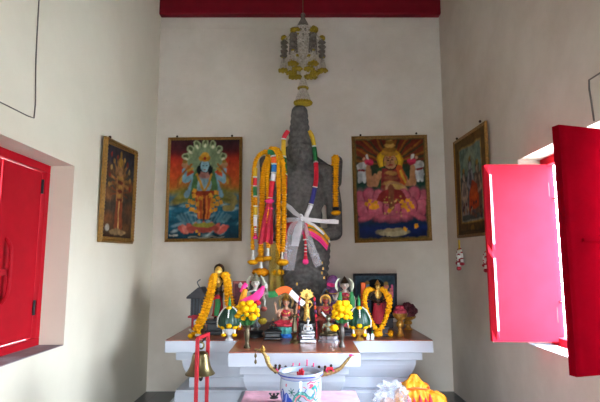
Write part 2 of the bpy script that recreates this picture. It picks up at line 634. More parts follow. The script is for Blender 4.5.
# --- windows
def window(name, X, sgn, y0, y1, z0, z1, m, bars):
    r = bpy.data.objects.new(name, None); COL.objects.link(r); r.location = (X, (y0 + y1) / 2, z0); r['kind'] = 'structure'
    r['_w'] = 1
    w = .055; t = .035
    mb = MB()
    for a, b in (((y0, z0), (y1, z0 + w)), ((y0, z1 - w), (y1, z1)), ((y0, z0 + w), (y0 + w, z1 - w)), ((y1 - w, z0 + w), (y1, z1 - w))):
        mb.span((X - t, a[0], a[1]), (X + t, b[0], b[1]))
    mb.build('window_frame', m, r, smooth=False, bevel=.004)
    if bars:
        n = 9
        for k in range(1, n):
            y = y0 + (y1 - y0) * k / n
            b = MB(); b.tube([(X + .02 * sgn, y, z0 + w), (X + .02 * sgn, y, z1 - w)], .004, 6); b.build('window_bar', M['wire'], r)
        for z in (z0 + .3, z1 - .3):
            b = MB(); b.span((X + .012 * sgn, y0 + w, z - .004), (X + .028 * sgn, y1 - w, z + .004)); b.build('window_bar', M['wire'], r, smooth=False)
    s = MB(); s.span((sgn * (XW + .002), y0 + .001, z0 - .012), (sgn * (XW + TW), y1 - .001, z0 + .004))
    s.build('window_sill', M['cement'] if sgn < 0 else M['altar'], r, smooth=False)
    return r


window('window_1', -1.835, -1, LW[0], LW[1], LW[2], LW[3], M['red'], False)
window('window_2', 1.83, 1, RW[0], RW[1], RW[2], RW[3], M['redfade'], True)

# --- closed leaves of the left window
for (ya, yb, lab) in ((2.90, LW[1] - .058, 'closed red window shutter with a long pull handle in the left wall'),
                      (LW[0] + .058, 2.893, 'closed red window shutter, nearer leaf of the left wall window')):
    r = thing('window_shutter', lab, 'shutter', (-1.835, (ya + yb) / 2, LW[2] + .06), 'closed leaves of the left window', True)
    z0, z1 = LW[2] + .06, LW[3] - .06
    mb = MB(); mb.span((-1.85, ya + .003, z0), (-1.826, yb - .003, z1)); pn = mb.build('panel', M['red'], r, smooth=False, bevel=.003)
    if yb > 3:
        for z in (z0 + .2, z1 - .1):
            b = MB(); b.tube([(-1.818, yb - .006, z - .05), (-1.818, yb - .006, z + .05)], .009, 8); b.build('hinge', M['iron'], pn)
        b = MB()
        b.tube(curve([(-1.826, 2.985, 1.10), (-1.79, 2.985, 1.16), (-1.785, 2.985, 1.30), (-1.79, 2.985, 1.44), (-1.826, 2.985, 1.50)], .03), .012, 8)
        b.build('handle', M['red'], pn)
        b = MB(); b.span((-1.83, 2.91, 1.27), (-1.80, 3.0, 1.31)); b.build('latch', M['reddark'], pn, smooth=False, bevel=.003)


# --- open leaves of the right window
def open_leaf(lab, hinge, free, z0, z1, m, face):
    """hinge, free: (x, y) ends of the leaf; face = +1 when the chamfered side looks to the doorway"""
    h = Vector((hinge[0], hinge[1], 0)); f = Vector((free[0], free[1], 0))
    d = (f - h); L = d.length; d.normalize()
    n = Vector((d.y, -d.x, 0))
    if n.y > 0: n = -n                     # towards the doorway
    t = .045
    r = thing('window_shutter', lab, 'shutter', (h.x, h.y, z0), 'open leaves of the right window', True)
    up = Vector((0, 0, 1))

    def pt(a, b, z): return h + d * a + n * b + up * z
    mb = MB()
    c = .028                               # chamfer of the free edge
    # plan section with a ridge along the free edge, stopped at the ends and in the middle
    if face > 0:
        zs = [z0, z0 + .012, z0 + .085, (z0 + z1) / 2 - .06, (z0 + z1) / 2, (z0 + z1) / 2 + .06, z1 - .085, z1 - .012, z1]
        on = [0, 0, 1, 1, 0, 1, 1, 0, 0]
    else:
        zs = [z0, z1]; on = [0, 0]
    vs = []; fs = []
    for z, q in zip(zs, on):
        for a, b in ((0, -t / 2), (0, t / 2), (L - 1.75 * c, t / 2), (L - .9 * c, t / 2 + (.02 if q else .001)), (L, t / 2 - (.012 if q else .001)), (L, -t / 2)):
            vs.append(pt(a, b, z))
    for i in range(len(zs) - 1):
        for k in range(6):
            k2 = (k + 1) % 6
            fs.append((i * 6 + k, i * 6 + k2, i * 6 + 6 + k2, i * 6 + 6 + k))
    fs.append((5, 4, 3, 2, 1, 0)); fs.append(tuple(range(len(vs) - 6, len(vs))))
    mb.add(vs, fs)
    pn = mb.build('panel', m, r, smooth=False)
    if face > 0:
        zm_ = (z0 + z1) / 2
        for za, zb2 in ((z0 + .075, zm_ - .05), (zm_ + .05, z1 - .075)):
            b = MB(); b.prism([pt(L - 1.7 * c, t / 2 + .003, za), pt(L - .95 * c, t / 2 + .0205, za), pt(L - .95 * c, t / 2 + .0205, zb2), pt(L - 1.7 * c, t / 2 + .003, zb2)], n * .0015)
            b.build('edge_glint', M['glintpink'], pn, smooth=False)  # pale strip stands in for window light glinting on the ridge
    for z in (z0 + .18, z1 - .18):
        b = MB(); b.tube([pt(.0, 0, z - .05), pt(.0, 0, z + .05)], .014, 8); b.build('hinge', M['iron'], pn)
    if face < 0:
        b = MB(); b.prism([pt(L * .25, t / 2, z0 + .655), pt(L * .8, t / 2, z0 + .655), pt(L * .8, t / 2 + .008, z0 + .655), pt(L * .25, t / 2 + .008, z0 + .655)], (0, 0, .012)); b.build('bolt', M['redshade'], pn)
    return r


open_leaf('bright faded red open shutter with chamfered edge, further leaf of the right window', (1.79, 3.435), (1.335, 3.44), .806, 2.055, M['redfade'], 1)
open_leaf('dark red window shutter in shade, nearer open leaf of the right window', (1.79, 2.56), (1.325, 2.42), .800, 2.052, M['redshade'], -1)


# =================================================================== WALL CABLES
def cable(lab, pts, r):
    mb = MB(); mb.tube(curve(pts, .05), r, 6)
    o = mb.build('cable', M['wire'], org=pts[0]); tag(o, lab, 'cable')


cable('thin grey wire running down the left wall above the red shutters', [(-1.624, 2.79, 3.2), onx(39, 0, -1.624), onx(36, 60, -1.624), onx(35.4, 105, -1.624), onx(34, 118, -1.624), onx(28, 116, -1.624), onx(4, 104, -1.624), (-1.624, 2.3, 2.2)], .004)
cable('dark wire bent against the right wall above the shaded red shutter', [(1.624, 2.2, 2.38), onx(600, 73, 1.624), onx(589, 80, 1.624), onx(591, 100, 1.624), onx(594, 121, 1.624)], .005)

# =================================================================== PRINTS
def gold_leafs(c, pts, s=.022, col='#e0a030'):
    for x, y in pts:
        a = random.uniform(-.4, .4)
        q = [(-s, -s), (s, -s), (s, s), (-s, s)]
        c.poly([(x + (p * cos(a) - r * sin(a)) / c.asp, y + p * sin(a) + r * cos(a)) for p, r in q], col)


def print_blue_deity():
    c = Canvas(120, 168, .72)
    c.grad([(0, '#12303c'), (.1, '#1d4d5e'), (.3, '#2d6478'), (.42, '#54707a'), (.47, '#8f7a3c'), (.52, '#b0672e'), (.62, '#b5532c'), (.8, '#a02c22'), (.9, '#6d2420'), (1, '#3e2226')])
    for x, y, rx, ry, col, a in ((.15, .9, .14, .06, '#3a2430', .7), (.85, .93, .18, .06, '#33202c', .7), (.1, .68, .1, .08, '#c85230', .5), (.9, .7, .1, .09, '#c9552e', .5), (.5, .95, .2, .06, '#2c2226', .8)):
        c.ell(x, y, rx, ry, col, 0, a, 30)
    rs = random.Random(3)
    for k in range(46):                                 # sea foam and swells
        x, y = rs.random(), rs.uniform(.03, .4)
        c.ell(x, y, rs.uniform(.02, .07), rs.uniform(.006, .018), rs.choice(['#9fb9bd', '#0e2a36', '#3f7f8d', '#c3d0cc', '#173c48']), rs.uniform(-.5, .5), .55, 3)
    for sx in (.16, .86):                               # olive coils of the serpent
        for k in range(4): c.ell(sx + (.5 - sx) * .12 * k, .38 + .03 * k, .1, .035, ['#8c7a34', '#6d6330', '#a08a42', '#7c6a2e'][k], .3 if sx < .5 else -.3, .9, 3)
    c.line([(.84, .44), (.93, .4), (.9, .3), (.8, .3)], .03, '#8a7a4a')
    c.ell(.5, .46, .24, .12, '#58713a', 0, .8, 20)
    for k in range(15):                                 # splash
        a = -1.3 + k * 2.6 / 14
        c.line([(.5 + .3 * sin(a), .16), (.5 + .4 * sin(a), .2 + .07 * cos(a))], .006, '#9db8b8', .35, 4)
    c.k = 1.05; c.piv = (.5, .15)
    for k in range(7):                                  # serpent hoods
        a = radians(-72 + 24 * k)
        hx, hy = .5 + .27 * sin(a), .735 + .195 * cos(a)
        c.line([(.5 + .1 * sin(a), .66), (hx, hy)], .036, '#7f8d6c')
        c.ell(hx, hy, .034, .042, '#97a27e', -a)
        c.ell(hx, hy + .004, .017, .024, '#55603f', -a)
        c.ell(hx, hy - .025, .012, .02, '#c9c6a8', -a)
    c.line([(.33, .68), (.2, .62), (.17, .54)], .012, '#b08a3c'); c.line([(.67, .68), (.8, .62), (.83, .54)], .012, '#b08a3c')
    for sx in (-1, 1):                                  # arms
        c.line([(.5 + sx * .12, .62), (.5 + sx * .27, .56), (.5 + sx * .27, .66)], .024, '#7a9aa6')
        c.ell(.5 + sx * .27, .71, .03, .03, '#a87c58'); c.ell(.5 + sx * .27, .745, .022, .02, '#8a6a30')
        c.line([(.5 + sx * .12, .6), (.5 + sx * .2, .47), (.5 + sx * .24, .42)], .026, '#7594a2')
        c.line([(.5 + sx * .18, .72), (.5 + sx * .36, .58), (.5 + sx * .37, .5)], .01, '#96602c')
    c.poly([(.42, .19), (.58, .19), (.62, .36), (.62, .45), (.38, .45), (.38, .36)], '#a8502a')   # legs, dhoti
    for x in (.44, .49, .53, .57): c.line([(x, .2), (.5 + (x - .5) * 1.6, .44)], .006, '#d98a3e', .8)
    c.line([(.5, .18), (.5, .38)], .01, '#5c2a1c')
    for x in (.44, .56): c.ell(x, .17, .024, .014, '#7d97a3')
    c.poly([(.38, .66), (.62, .66), (.6, .5), (.57, .44), (.43, .44), (.4, .5)], '#7f9aa3')       # torso
    c.line([(.4, .65), (.36, .5), (.34, .4)], .026, '#507048'); c.line([(.6, .65), (.65, .5), (.66, .4)], .026, '#507048')
    c.ell(.5, .62, .07, .04, '#a8502c', 0, .7, 4)
    c.line([(.4, .62), (.46, .5), (.5, .46), (.54, .5), (.6, .62)], .012, '#b88a34')
    c.line([(.36, .44), (.64, .44)], .022, '#8c3a24')
    c.ell(.5, .7, .056, .06, '#1c2024'); c.ell(.42, .665, .022, .045, '#16201f'); c.ell(.58, .665, .022, .045, '#16201f')
    c.ell(.5, .705, .046, .058, '#8aa7b2')                                                        # face
    for sx in (-1, 1): c.ell(.5 + sx * .028, .708, .008, .005, '#15191d'); c.line([(.5 + sx * .014, .73), (.5 + sx * .034, .733)], .002, '#15191d', .5)
    c.ell(.5, .672, .012, .005, '#8d3434'); c.line([(.5, .705), (.5, .69)], .003, '#5f7f8c', .7)
    c.ell(.5, .78, .062, .036, '#b27c28'); c.ell(.5, .81, .04, .03, '#c99538'); c.ell(.5, .775, .014, .014, '#8c2a22')
    c.k = 1.
    for k in range(9):                                  # lotus
        a = radians(-80 + 20 * k)
        c.ell(.5 + .3 * sin(a), .1 + .015 * cos(a * 2), .03, .055, ['#b5584e', '#c9786a'][k % 2], -a * .7)
    c.ell(.5, .1, .17, .035, '#9a4a3e'); c.ell(.5, .135, .12, .024, '#8f8a3a')
    gold_leafs(c, [(.3, .38), (.27, .33), (.34, .36), (.36, .43), (.33, .29), (.4, .34), (.38, .27), (.45, .4), (.6, .43), (.63, .38), (.7, .4), (.68, .34), (.62, .33), (.74, .36), (.66, .29), (.6, .28), (.37, .48), (.68, .46)], .02, '#c98f34')
    gold_leafs(c, [(.4, .07), (.44, .05)], .014, '#c98f34')
    c.line([(.03, .035), (.12, .035)], .01, '#c9c4b4', .6); c.line([(.3, .012), (.8, .012)], .006, '#b7a98a', .5)
    c.finish(.009, 10, .26)
    return c


def print_lotus_goddess():
    c = Canvas(120, 168, .72)
    c.grad([(0, '#101c3a'), (.1, '#1b2c60'), (.17, '#16324a'), (.3, '#173a34'), (.6, '#1c3f31'), (.75, '#3c3a26'), (.86, '#73381e'), (1, '#5c1d16')])
    for k in range(27):                                 # rays behind the head
        a = radians(-78 + 6 * k)
        c.line([(.5 + .14 * sin(a), .72 + .1 * cos(a)), (.5 + .6 * sin(a), .72 + .38 * cos(a))], .009, ['#8c5a22', '#2b3a24', '#6f2c1a'][k % 3], .8)
    for sx in (-1, 1):                                  # white elephants
        x = .5 + sx * .38
        c.ell(x + sx * .03, .72, .05, .05, '#b9b6ae'); c.ell(x + sx * .03, .64, .045, .07, '#aeb0b0')
        c.line([(x - sx * .03, .73), (x - sx * .07, .78), (x - sx * .05, .83)], .014, '#c6c2b8')
        c.ell(x + sx * .05, .735, .02, .03, '#98958f'); c.line([(x, .57), (x, .66)], .017, '#c2c3c2'); c.line([(x + sx * .06, .57), (x + sx * .06, .66)], .017, '#a6a8a8')
        c.ell(x - sx * .005, .8, .016, .016, '#b9886c')
        c.line([(x, .68), (x + sx * .07, .69)], .012, '#7d2a28')
    c.k = 1.17; c.piv = (.5, .45)
    c.ell(.5, .73, .115, .1, '#b98a20'); c.ell(.5, .73, .1, .088, '#d6a92c')
    c.poly([(.3, .5), (.7, .5), (.66, .66), (.58, .68), (.42, .68), (.34, .66)], '#2c4a2c')
    for sx in (-1, 1):
        c.line([(.5 + sx * .12, .62), (.5 + sx * .2, .53), (.5 + sx * .26, .53), (.5 + sx * .27, .64)], .026, '#a97a56')
        c.ell(.5 + sx * .27, .665, .022, .025, '#b78660')
        for k in range(5): c.ell(.5 + sx * .26 + .045 * (k - 2) / 2 * .7, .715 + .008 * (k % 2), .014, .024, '#c23a56', -(k - 2) * .3)
        c.ell(.5 + sx * .26, .7, .03, .012, '#a02a44')
    c.line([(.3, .52), (.28, .58), (.31, .6)], .02, '#b07e5c')
    c.poly([(.4, .66), (.6, .66), (.62, .5), (.58, .44), (.42, .44), (.38, .5)], '#7e3230')       # bodice
    c.line([(.6, .66), (.66, .56), (.6, .46)], .028, '#b5562c'); c.line([(.62, .64), (.68, .54)], .01, '#c9a03c')
    for k in range(4): c.ell(.5, .62 - .045 * k, .05 + .01 * k, .02, ['#b58a4a', '#8f5a3c', '#c09a5a', '#7e4a34'][k], 0, .8, 2)
    c.ell(.57, .48, .1, .055, '#a9835c', -.2); c.ell(.58, .49, .06, .03, '#c2a05a', -.2)
    c.ell(.5, .72, .064, .075, '#1b1916'); c.ell(.5, .725, .056, .07, '#b4835e')                  # face
    for sx in (-1, 1): c.ell(.5 + sx * .026, .735, .011, .006, '#181410'); c.line([(.5 + sx * .01, .752), (.5 + sx * .045, .752)], .003, '#2a1c14'); c.ell(.5 + sx * .062, .71, .012, .022, '#b8923c')
    c.ell(.5, .69, .018, .007, '#a02c30'); c.line([(.5, .73), (.5, .708)], .005, '#8e6244'); c.ell(.5, .766, .008, .008, '#b0202a')
    for k in range(5): c.ell(.5, .79 + .032 * k, .075 - .013 * k, .022, ['#a57a34', '#8a6228', '#b98f4a', '#7c5a26', '#a98242'][k])
    c.ell(.5, .95, .06, .018, '#94703a'); c.ell(.5, .955, .04, .01, '#2c2c20')
    # pink lotus seat
    c.k = 1.
    def petal(x, y, rx, ry, rot, col):
        c.ell(x, y, rx, ry, '#5e1c30', rot, 1, 2); c.ell(x, y + .004, rx * .9, ry * .93, col, rot, 1, 2)
        c.ell(x + .02 * sin(rot), y + ry * .3, rx * .55, ry * .55, '#cf858e', rot, .55, 12)
    for x, y, rx, ry, rot in ((.08, .37, .07, .12, .5), (.92, .37, .07, .12, -.5), (.2, .4, .07, .11, .3), (.8, .4, .07, .11, -.3)): petal(x, y, rx, ry, rot, '#a8465a')
    for x, y, rx, ry, rot in ((.33, .39, .075, .1, .1), (.67, .39, .075, .1, -.1), (.5, .4, .08, .1, 0)): petal(x, y, rx, ry, rot, '#b25063')
    for x, y, rx, ry, rot in ((.1, .29, .085, .1, .9), (.9, .29, .085, .1, -.9), (.27, .3, .09, .11, .5), (.73, .3, .09, .11, -.5), (.5, .29, .1, .11, 0)): petal(x, y, rx, ry, rot, '#bd5b6d')
    for x, y, rx, ry, rot in ((.14, .215, .1, .035, .35), (.86, .215, .1, .035, -.35), (.36, .2, .1, .04, .15), (.64, .2, .1, .04, -.15), (.5, .19, .09, .035, 0)): petal(x, y, rx, ry, rot, '#b0485c')
    c.poly([(.28, .38), (.5, .33), (.72, .38), (.66, .46), (.5, .5), (.34, .46)], '#8a3230'); c.line([(.5, .5), (.49, .4), (.5, .3)], .03, '#7d4a34')
    for k in range(30):
        rr = random.Random(k); c.ell(.36 + .28 * rr.random(), .22 + .2 * rr.random(), .008, .008, rr.choice(['#b5904a', '#6e5a34', '#c9a862']))
    c.ell(.5, .17, .36, .02, '#24364a', 0, .6, 6)
    c.ell(.5, .065, .17, .04, '#8a8064'); c.ell(.5, .055, .14, .034, '#b3a684'); c.line([(.4, .09), (.6, .09)], .014, '#9c8c6a')
    gold_leafs(c, [(.14, .34), (.19, .37), (.23, .34), (.27, .36), (.2, .31), (.25, .31), (.29, .32), (.64, .36), (.68, .33), (.72, .37), (.76, .34), (.7, .3), (.65, .31), (.79, .31), (.73, .27), (.46, .27)], .019)
    gold_leafs(c, [(.67, .09), (.83, .12)], .02)
    c.line([(.0, .0), (0, 1), (1, 1), (1, 0), (0, 0)], .012, '#6b5a34')
    c.finish(.009, 20, .26)
    return c


def print_many_arms():
    c = Canvas(90, 150, .78)
    c.grad([(0, '#3a2a22'), (.12, '#5a3f2a'), (.3, '#4a4038'), (.6, '#4c4640'), (.85, '#343644'), (1, '#302a30')])
    for k in range(5):
        c.ell(.12 + .76 * (k % 2), .2 + .13 * k, .12, .07, ['#8a5a38', '#6e4a34', '#946a44'][k % 3], 0, .8, 10)
    for k in range(11):
        a = radians(-100 + 20 * k)
        c.line([(.5, .62), (.5 + .34 * sin(a), .62 + .26 * cos(a))], .018, ['#8c6a42', '#a5794c', '#6e5236'][k % 3])
        c.ell(.5 + .37 * sin(a), .62 + .29 * cos(a), .03, .03, ['#a8854a', '#8f3a2c', '#b59a62'][k % 3])
        c.line([(.5, .5), (.5 + .3 * sin(a), .5 + .2 * cos(a))], .012, '#7d4a30')
    c.poly([(.34, .06), (.66, .06), (.62, .4), (.38, .4)], '#8e4a30'); c.poly([(.38, .4), (.62, .4), (.64, .68), (.36, .68)], '#9c7248')
    for k in range(6): c.ell(.5, .42 + .05 * k, .07, .02, ['#6e2c22', '#b08a4a'][k % 2])
    c.ell(.5, .75, .055, .07, '#a37a52'); c.ell(.36, .74, .04, .05, '#8d6846'); c.ell(.64, .74, .04, .05, '#8d6846'); c.ell(.5, .85, .06, .06, '#a8843c'); c.ell(.5, .93, .03, .05, '#8f7034')
    for sx in (-1, 1): c.ell(.5 + sx * .024, .76, .009, .006, '#1a1512')
    c.line([(.5, .06), (.5, .4)], .016, '#c8a870'); c.ell(.5, .06, .22, .035, '#9c8460'); c.ell(.14, .1, .05, .04, '#a9a69c'); c.ell(.8, .12, .08, .04, '#6d4a30')
    c.ell(.16, .9, .02, .03, '#a8361e')
    c.finish(.009, 30, .35, .85)
    return c


def print_family():
    c = Canvas(90, 130, .8)
    c.grad([(0, '#5c4420'), (1, '#6a5028')])
    c.poly([(.14, .12), (.86, .12), (.86, .9), (.14, .9)], '#8b8a80')
    c.poly([(.16, .14), (.84, .14), (.84, .88), (.16, .88)], '#4a5450')
    c.poly([(.16, .6), (.84, .6), (.84, .88), (.16, .88)], '#6f8578'); c.ell(.5, .76, .14, .1, '#9aa48c', 0, .8, 12)
    for x, y, col, dress in ((.28, .6, '#a89684', '#8c8078'), (.5, .7, '#8f8f92', '#5d5a60'), (.72, .64, '#a08672', '#6e5a4c')):
        c.poly([(x - .11, .2), (x + .11, .2), (x + .08, y - .05), (x - .08, y - .05)], dress)
        c.ell(x, y, .045, .055, '#201c1a'); c.ell(x, y - .005, .036, .045, col); c.ell(x, y + .06, .03, .03, '#94783c')
        c.line([(x - .05, y - .09), (x - .1, y - .2), (x, y - .24)], .02, col); c.line([(x + .05, y - .09), (x + .1, y - .2), (x, y - .24)], .02, col)
    c.poly([(.42, .22), (.74, .26), (.7, .48), (.56, .54), (.44, .42)], '#b3491c'); c.ell(.6, .4, .09, .08, '#c2581f')
    for k in range(20):
        rr = random.Random(k + 50); c.ell(rr.uniform(.2, .8), rr.uniform(.16, .32), .02, .02, rr.choice(['#2a2c34', '#7d5640', '#a7987e', '#43202a']))
    c.line([(.14, .12), (.14, .9), (.86, .9), (.86, .12), (.14, .12)], .008, '#a88a4a')
    c.ell(.5, .06, .05, .03, '#8c6a2c'); c.line([(.05, .03), (.95, .03)], .006, '#3c2c18')
    c.finish(.009, 40, .35, .75)
    return c


def print_two_gods():
    c = Canvas(90, 90, 1.0)
    c.grad([(0, '#10141a'), (.5, '#1c2a33'), (1, '#26363f')])
    c.ell(.5, .1, .49, .86, '#31434c'); c.ell(.5, .1, .46, .82, '#0a0d12')
    for x, y, skin, col in ((.3, .68, '#5d7c96', '#2c4456'), (.78, .66, '#9a6258', '#7c3640')):
        c.poly([(x - .1, .05), (x + .1, .05), (x + .09, y - .05), (x - .09, y - .05)], col)
        c.ell(x, y + .06, .055, .075, skin); c.ell(x, y + .14, .055, .05, '#6d5a34')
        for sx in (-1, 1): c.line([(x + sx * .06, y - .06), (x + sx * .16, y - .16), (x + sx * .12, y)], .025, skin); c.ell(x + sx * .02, y + .07, .01, .008, '#1a1a1c')
        for k in range(4): c.ell(x, y - .1 - .08 * k, .07, .02, ['#a0803c', '#5a2c34'][k % 2])
    c.line([(.9, .4), (.97, .55), (.93, .75)], .025, '#a0506c')
    c.line([(.02, .02), (.02, .98), (.98, .98), (.98, .02), (.02, .02)], .02, '#2e3a44')
    c.finish(.009, 50, .26, 2.3)
    return c


def picture(lab, corners, canvas, fw, depth, fm, hooks=True, group=None, ornate=False):
    """corners: BL, BR, TR, TL of the outer frame edge (front plane); depth extends away from the viewer"""
    bl, br, tr, tl = [Vector(q) for q in corners]
    r = thing('framed_print', lab, 'picture', (bl + br) / 2, group, True)
    ex = (br - bl).normalized(); ey = (tl - bl).normalized(); n = ex.cross(ey).normalized()   # towards the viewer
    mb = MB()
    sec = [(0, -depth), (0, -.006), (fw * .18, 0), (fw * .5, -.008), (fw * .72, -.002), (fw, -.01), (fw, -depth)]
    L = []
    for cn, dx, dy in ((bl, 1, 1), (br, -1, 1), (tr, -1, -1), (tl, 1, -1)):
        L.append([cn + ex * (dx * a) + ey * (dy * a) + n * b for a, b in sec])
    m = len(sec)
    vs = [v for q in L for v in q]
    fs = []
    for i in range(4):
        j = (i + 1) % 4
        for k in range(m):
            k2 = (k + 1) % m
            fs.append((i * m + k, j * m + k, j * m + k2, i * m + k2))
    mb.add(vs, fs)
    mb.build('frame', fm, r, smooth=False)
    bk = MB(); q = [bl + ex * fw * .5 + ey * fw * .5, br - ex * fw * .5 + ey * fw * .5, tr - ex * fw * .5 - ey * fw * .5, tl + ex * fw * .5 - ey * fw * .5]
    bk.prism([v - n * (depth * .8) for v in q], n * depth * .3); bk.build('backing', M['dark'], r, smooth=False)
    a = bl + ex * fw + ey * fw; b_ = br - ex * fw + ey * fw; d_ = tl + ex * fw - ey * fw; c_ = tr - ex * fw - ey * fw

    def fn(u, v): return (a * (1 - u) + b_ * u) * (1 - v) + (d_ * (1 - u) + c_ * u) * v - n * .011
    canvas.mesh('print', fn, r, M['print'])
    if ornate:
        for i, (p, q2) in enumerate(((bl, br), (br, tr), (tr, tl), (tl, bl))):
            mb = MB(); k = int((q2 - p).length / .045)
            ins = (ey, -ex, -ey, ex)[i]
            pts = [p + (q2 - p) * (t + .5) / k + ins * fw * .35 + n * .001 for t in range(k)]
            mb.tube(curve(pts, .012), [.008 + .005 * (w % 2) for w in range(len(curve(pts, .012)))], 6)
            mb.build('beading', M['frame'], r)
    if hooks:
        w = (tr - tl).length
        for t in (.12, .86):
            h = MB(); p = tl + ex * w * t - n * depth * .4
            h.ball(p + ey * .012, .013, 8, 6); h.build('hook', M['bronze'], r)
    return r


YP = YB - .03
picture('framed print of a blue-skinned figure standing on a lotus at sea under serpent hoods',
        (at(164.2, 242, YP - .012), at(241.5, 241, YP - .012), at(242.3, 136.5, YP - .012), at(168, 137.3, YP - .012)), print_blue_deity(), .034, .025, M['frame'])
picture('framed print of a crowned woman seated on a huge pink lotus',
        (at(355, 243, YP - .012), at(432.6, 240.5, YP - .012), at(427.2, 134.5, YP - .012), at(351.5, 136.2, YP - .012)), print_lotus_goddess(), .034, .025, M['frame'])
picture('gilt framed dark print of a many-armed figure hanging on the left wall',
        (Vector((-1.60, 3.85, 1.515)), Vector((-1.60, 4.62, 1.53)), Vector((-1.575, 4.56, 2.43)), Vector((-1.575, 3.81, 2.375))), print_many_arms(), .05, .025, M['frame'], ornate=True)
picture('gilt framed print with an orange-robed group and brown border on the right wall',
        (Vector((1.60, 4.90, 1.60)), Vector((1.60, 4.04, 1.585)), Vector((1.575, 3.98, 2.555)), Vector((1.575, 4.83, 2.585))), print_family(), .028, .025, M['frame'])

# tassel garlands hung from the lower corners of the right wall print
for px, y0, y1, lab in ((459, 240, 271, 'red and white tassel garland under the right wall print, at the corner nearer the altar'),
                        (486.5, 243, 273, 'red and white tassel garland under the right wall print, half behind the bright shutter')):
    p = onx(px, y0, 1.585); q = onx(px, y1, 1.585)
    L = p.z - q.z
    r = thing('tassel_garland', lab, 'garland', p, 'tassel garlands under the right wall print', True)
    mb = MB(); mb.tube([p + Vector((0, 0, .0)), p - Vector((0, 0, L * .34))], .009, 8); mb.build('cord', M['yellow'], r)
    for k, (dy, dz, l) in enumerate(((-.03, .3, .4), (.03, .32, .4), (0, .48, .5), (-.062, .42, .4), (.062, .4, .4), (.012, .3, .35))):
        t = MB(); t0 = p + Vector((-.012 if k == 2 else 0, dy, -L * dz))
        t.mi(1).ball(t0 + Vector((0, 0, .004)), (.012, .012, .008), 10, 6)
        t.mi(0).lathe([(.007, .0), (.014, -.015), (.016, -L * l * .35), (.012, -L * l * .4)], t0, 10)
        t.mi(1).lathe([(.012, -L * l * .4), (.017, -L * l * .44), (.012, -L * l * .5)], t0, 10)
        t.mi(0).lathe([(.011, -L * l * .5), (.015, -L * l * .55), (.014, -L * l * .75)], t0, 10)
        t.mi(1).lathe([(.014, -L * l * .75), (.021, -L * l * .82), (.021, -L * l * .93), (.01, -L * l)], t0, 10, rip=.15, ripn=5)
        t.build('tassel', [M['jas'], M['crim']], r)

# =================================================================== ALTAR
A = thing('altar', 'white moulded altar table with brown tiled top and projecting front block', 'altar', (0, 4.2, 0), None, True)


def loft(name, levels, m, parent, bev=.004):
    mb = MB()
    vs = []; fs = []
    for (z, x0, x1, y0, y1) in levels:
        vs += [(x0, y0, z), (x1, y0, z), (x1, y1, z), (x0, y1, z)]
    for i in range(len(levels) - 1):
        for k in range(4):
            k2 = (k + 1) % 4
            fs.append((i * 4 + k, i * 4 + k2, i * 4 + 4 + k2, i * 4 + 4 + k))
    fs.append((3, 2, 1, 0)); fs.append(tuple(range(len(vs) - 4, len(vs))))
    mb.add(vs, fs)
    return mb.build(name, m, parent, smooth=False, bevel=bev)


YS = 4.065
xl, xr = -1.111, 1.096
yb = YB - .002


def lv(z, i): return (z, xl + i, xr - i, YS + i * 1.0, yb)


tt = MB(); tt.prism([(xl + .003, YS + .003, TOP - .008), (xl + .003, yb, TOP - .008), (xr - .003, yb, TOP - .008), (xr - .003, YS + .003, TOP - .008), (.428, YS + .003, TOP - .008), (.424, 3.518, TOP - .008), (-.507, 3.518, TOP - .008), (-.507, YS + .003, TOP - .008)], (0, 0, .008))
tt.build('tile_top', M['tile'], A, smooth=False)
loft('slab', [lv(.618, 0), lv(TOP - .0085, 0)], M['altar'], A)
loft('fascia', [lv(.545, .075), lv(.617, .075)], M['altar'], A)
cove = [lv(.3045, .17), lv(.384, .17), lv(.386, .178)] + [lv(.388 + .142 * t, .118 + .055 * (1 - sin(t * pi / 2))) for t in (0, .15, .3, .5, .75, 1)] + [lv(.544, .116)]
loft('cove_moulding', cove, M['altar'], A, .002)
loft('plinth', [lv(.20, .075), lv(.285, .075), lv(.29, .08), lv(.304, .08)], M['altar'], A)
loft('base_step', [(0, xl + .02, xr - .005, 3.4, yb), (.199, xl + .02, xr - .005, 3.4, yb)], M['altar'], A)
fx0, fx1 = -.510, .427


def lf(z, i, yb2): return (z, fx0 + i, fx1 - i, 3.515 + i, yb2)


loft('front_slab', [lf(.617, 0, YS - .001), lf(TOP - .0085, 0, YS - .001)], M['altar'], A)
loft('front_fascia', [lf(.548, .075, YS + .07), lf(.616, .075, YS + .07)], M['altar'], A)
loft('front_cove_moulding', [lf(.3005, .145, YS + .1), lf(.384, .145, YS + .1), lf(.386, .15, YS + .1)] + [lf(.388 + .142 * t, .1 + .048 * (1 - sin(t * pi / 2)), YS + .1) for t in (0, .15, .3, .5, .75, 1)] + [lf(.547, .098, YS + .1)], M['altar'], A, .002)
loft('front_plinth', [lf(.20, .03, YS + .07), lf(.300, .03, YS + .07)], M['altar'], A)

# =================================================================== STONE STATUE
YS0 = 4.97
base = at(304, 322, YS0)
S = thing('stone_statue', 'tall dark grey stone statue with cylindrical headdress standing at the back wall', 'statue', (base.x, YS0, TOP), None, True)


def sp(px, py, dy=0.): return at(px, py, YS0 + dy)


u = YS0 / F            # metres per picture pixel at the statue
pr = []


def se(px, py, rx, ry, rz, dy=0.): pr.append(('e', sp(px, py, dy), (rx * u, ry * u, rz * u)))
def scap(a, ra, b, rb): pr.append(('c', sp(*a), ra * u, sp(*b), rb * u))


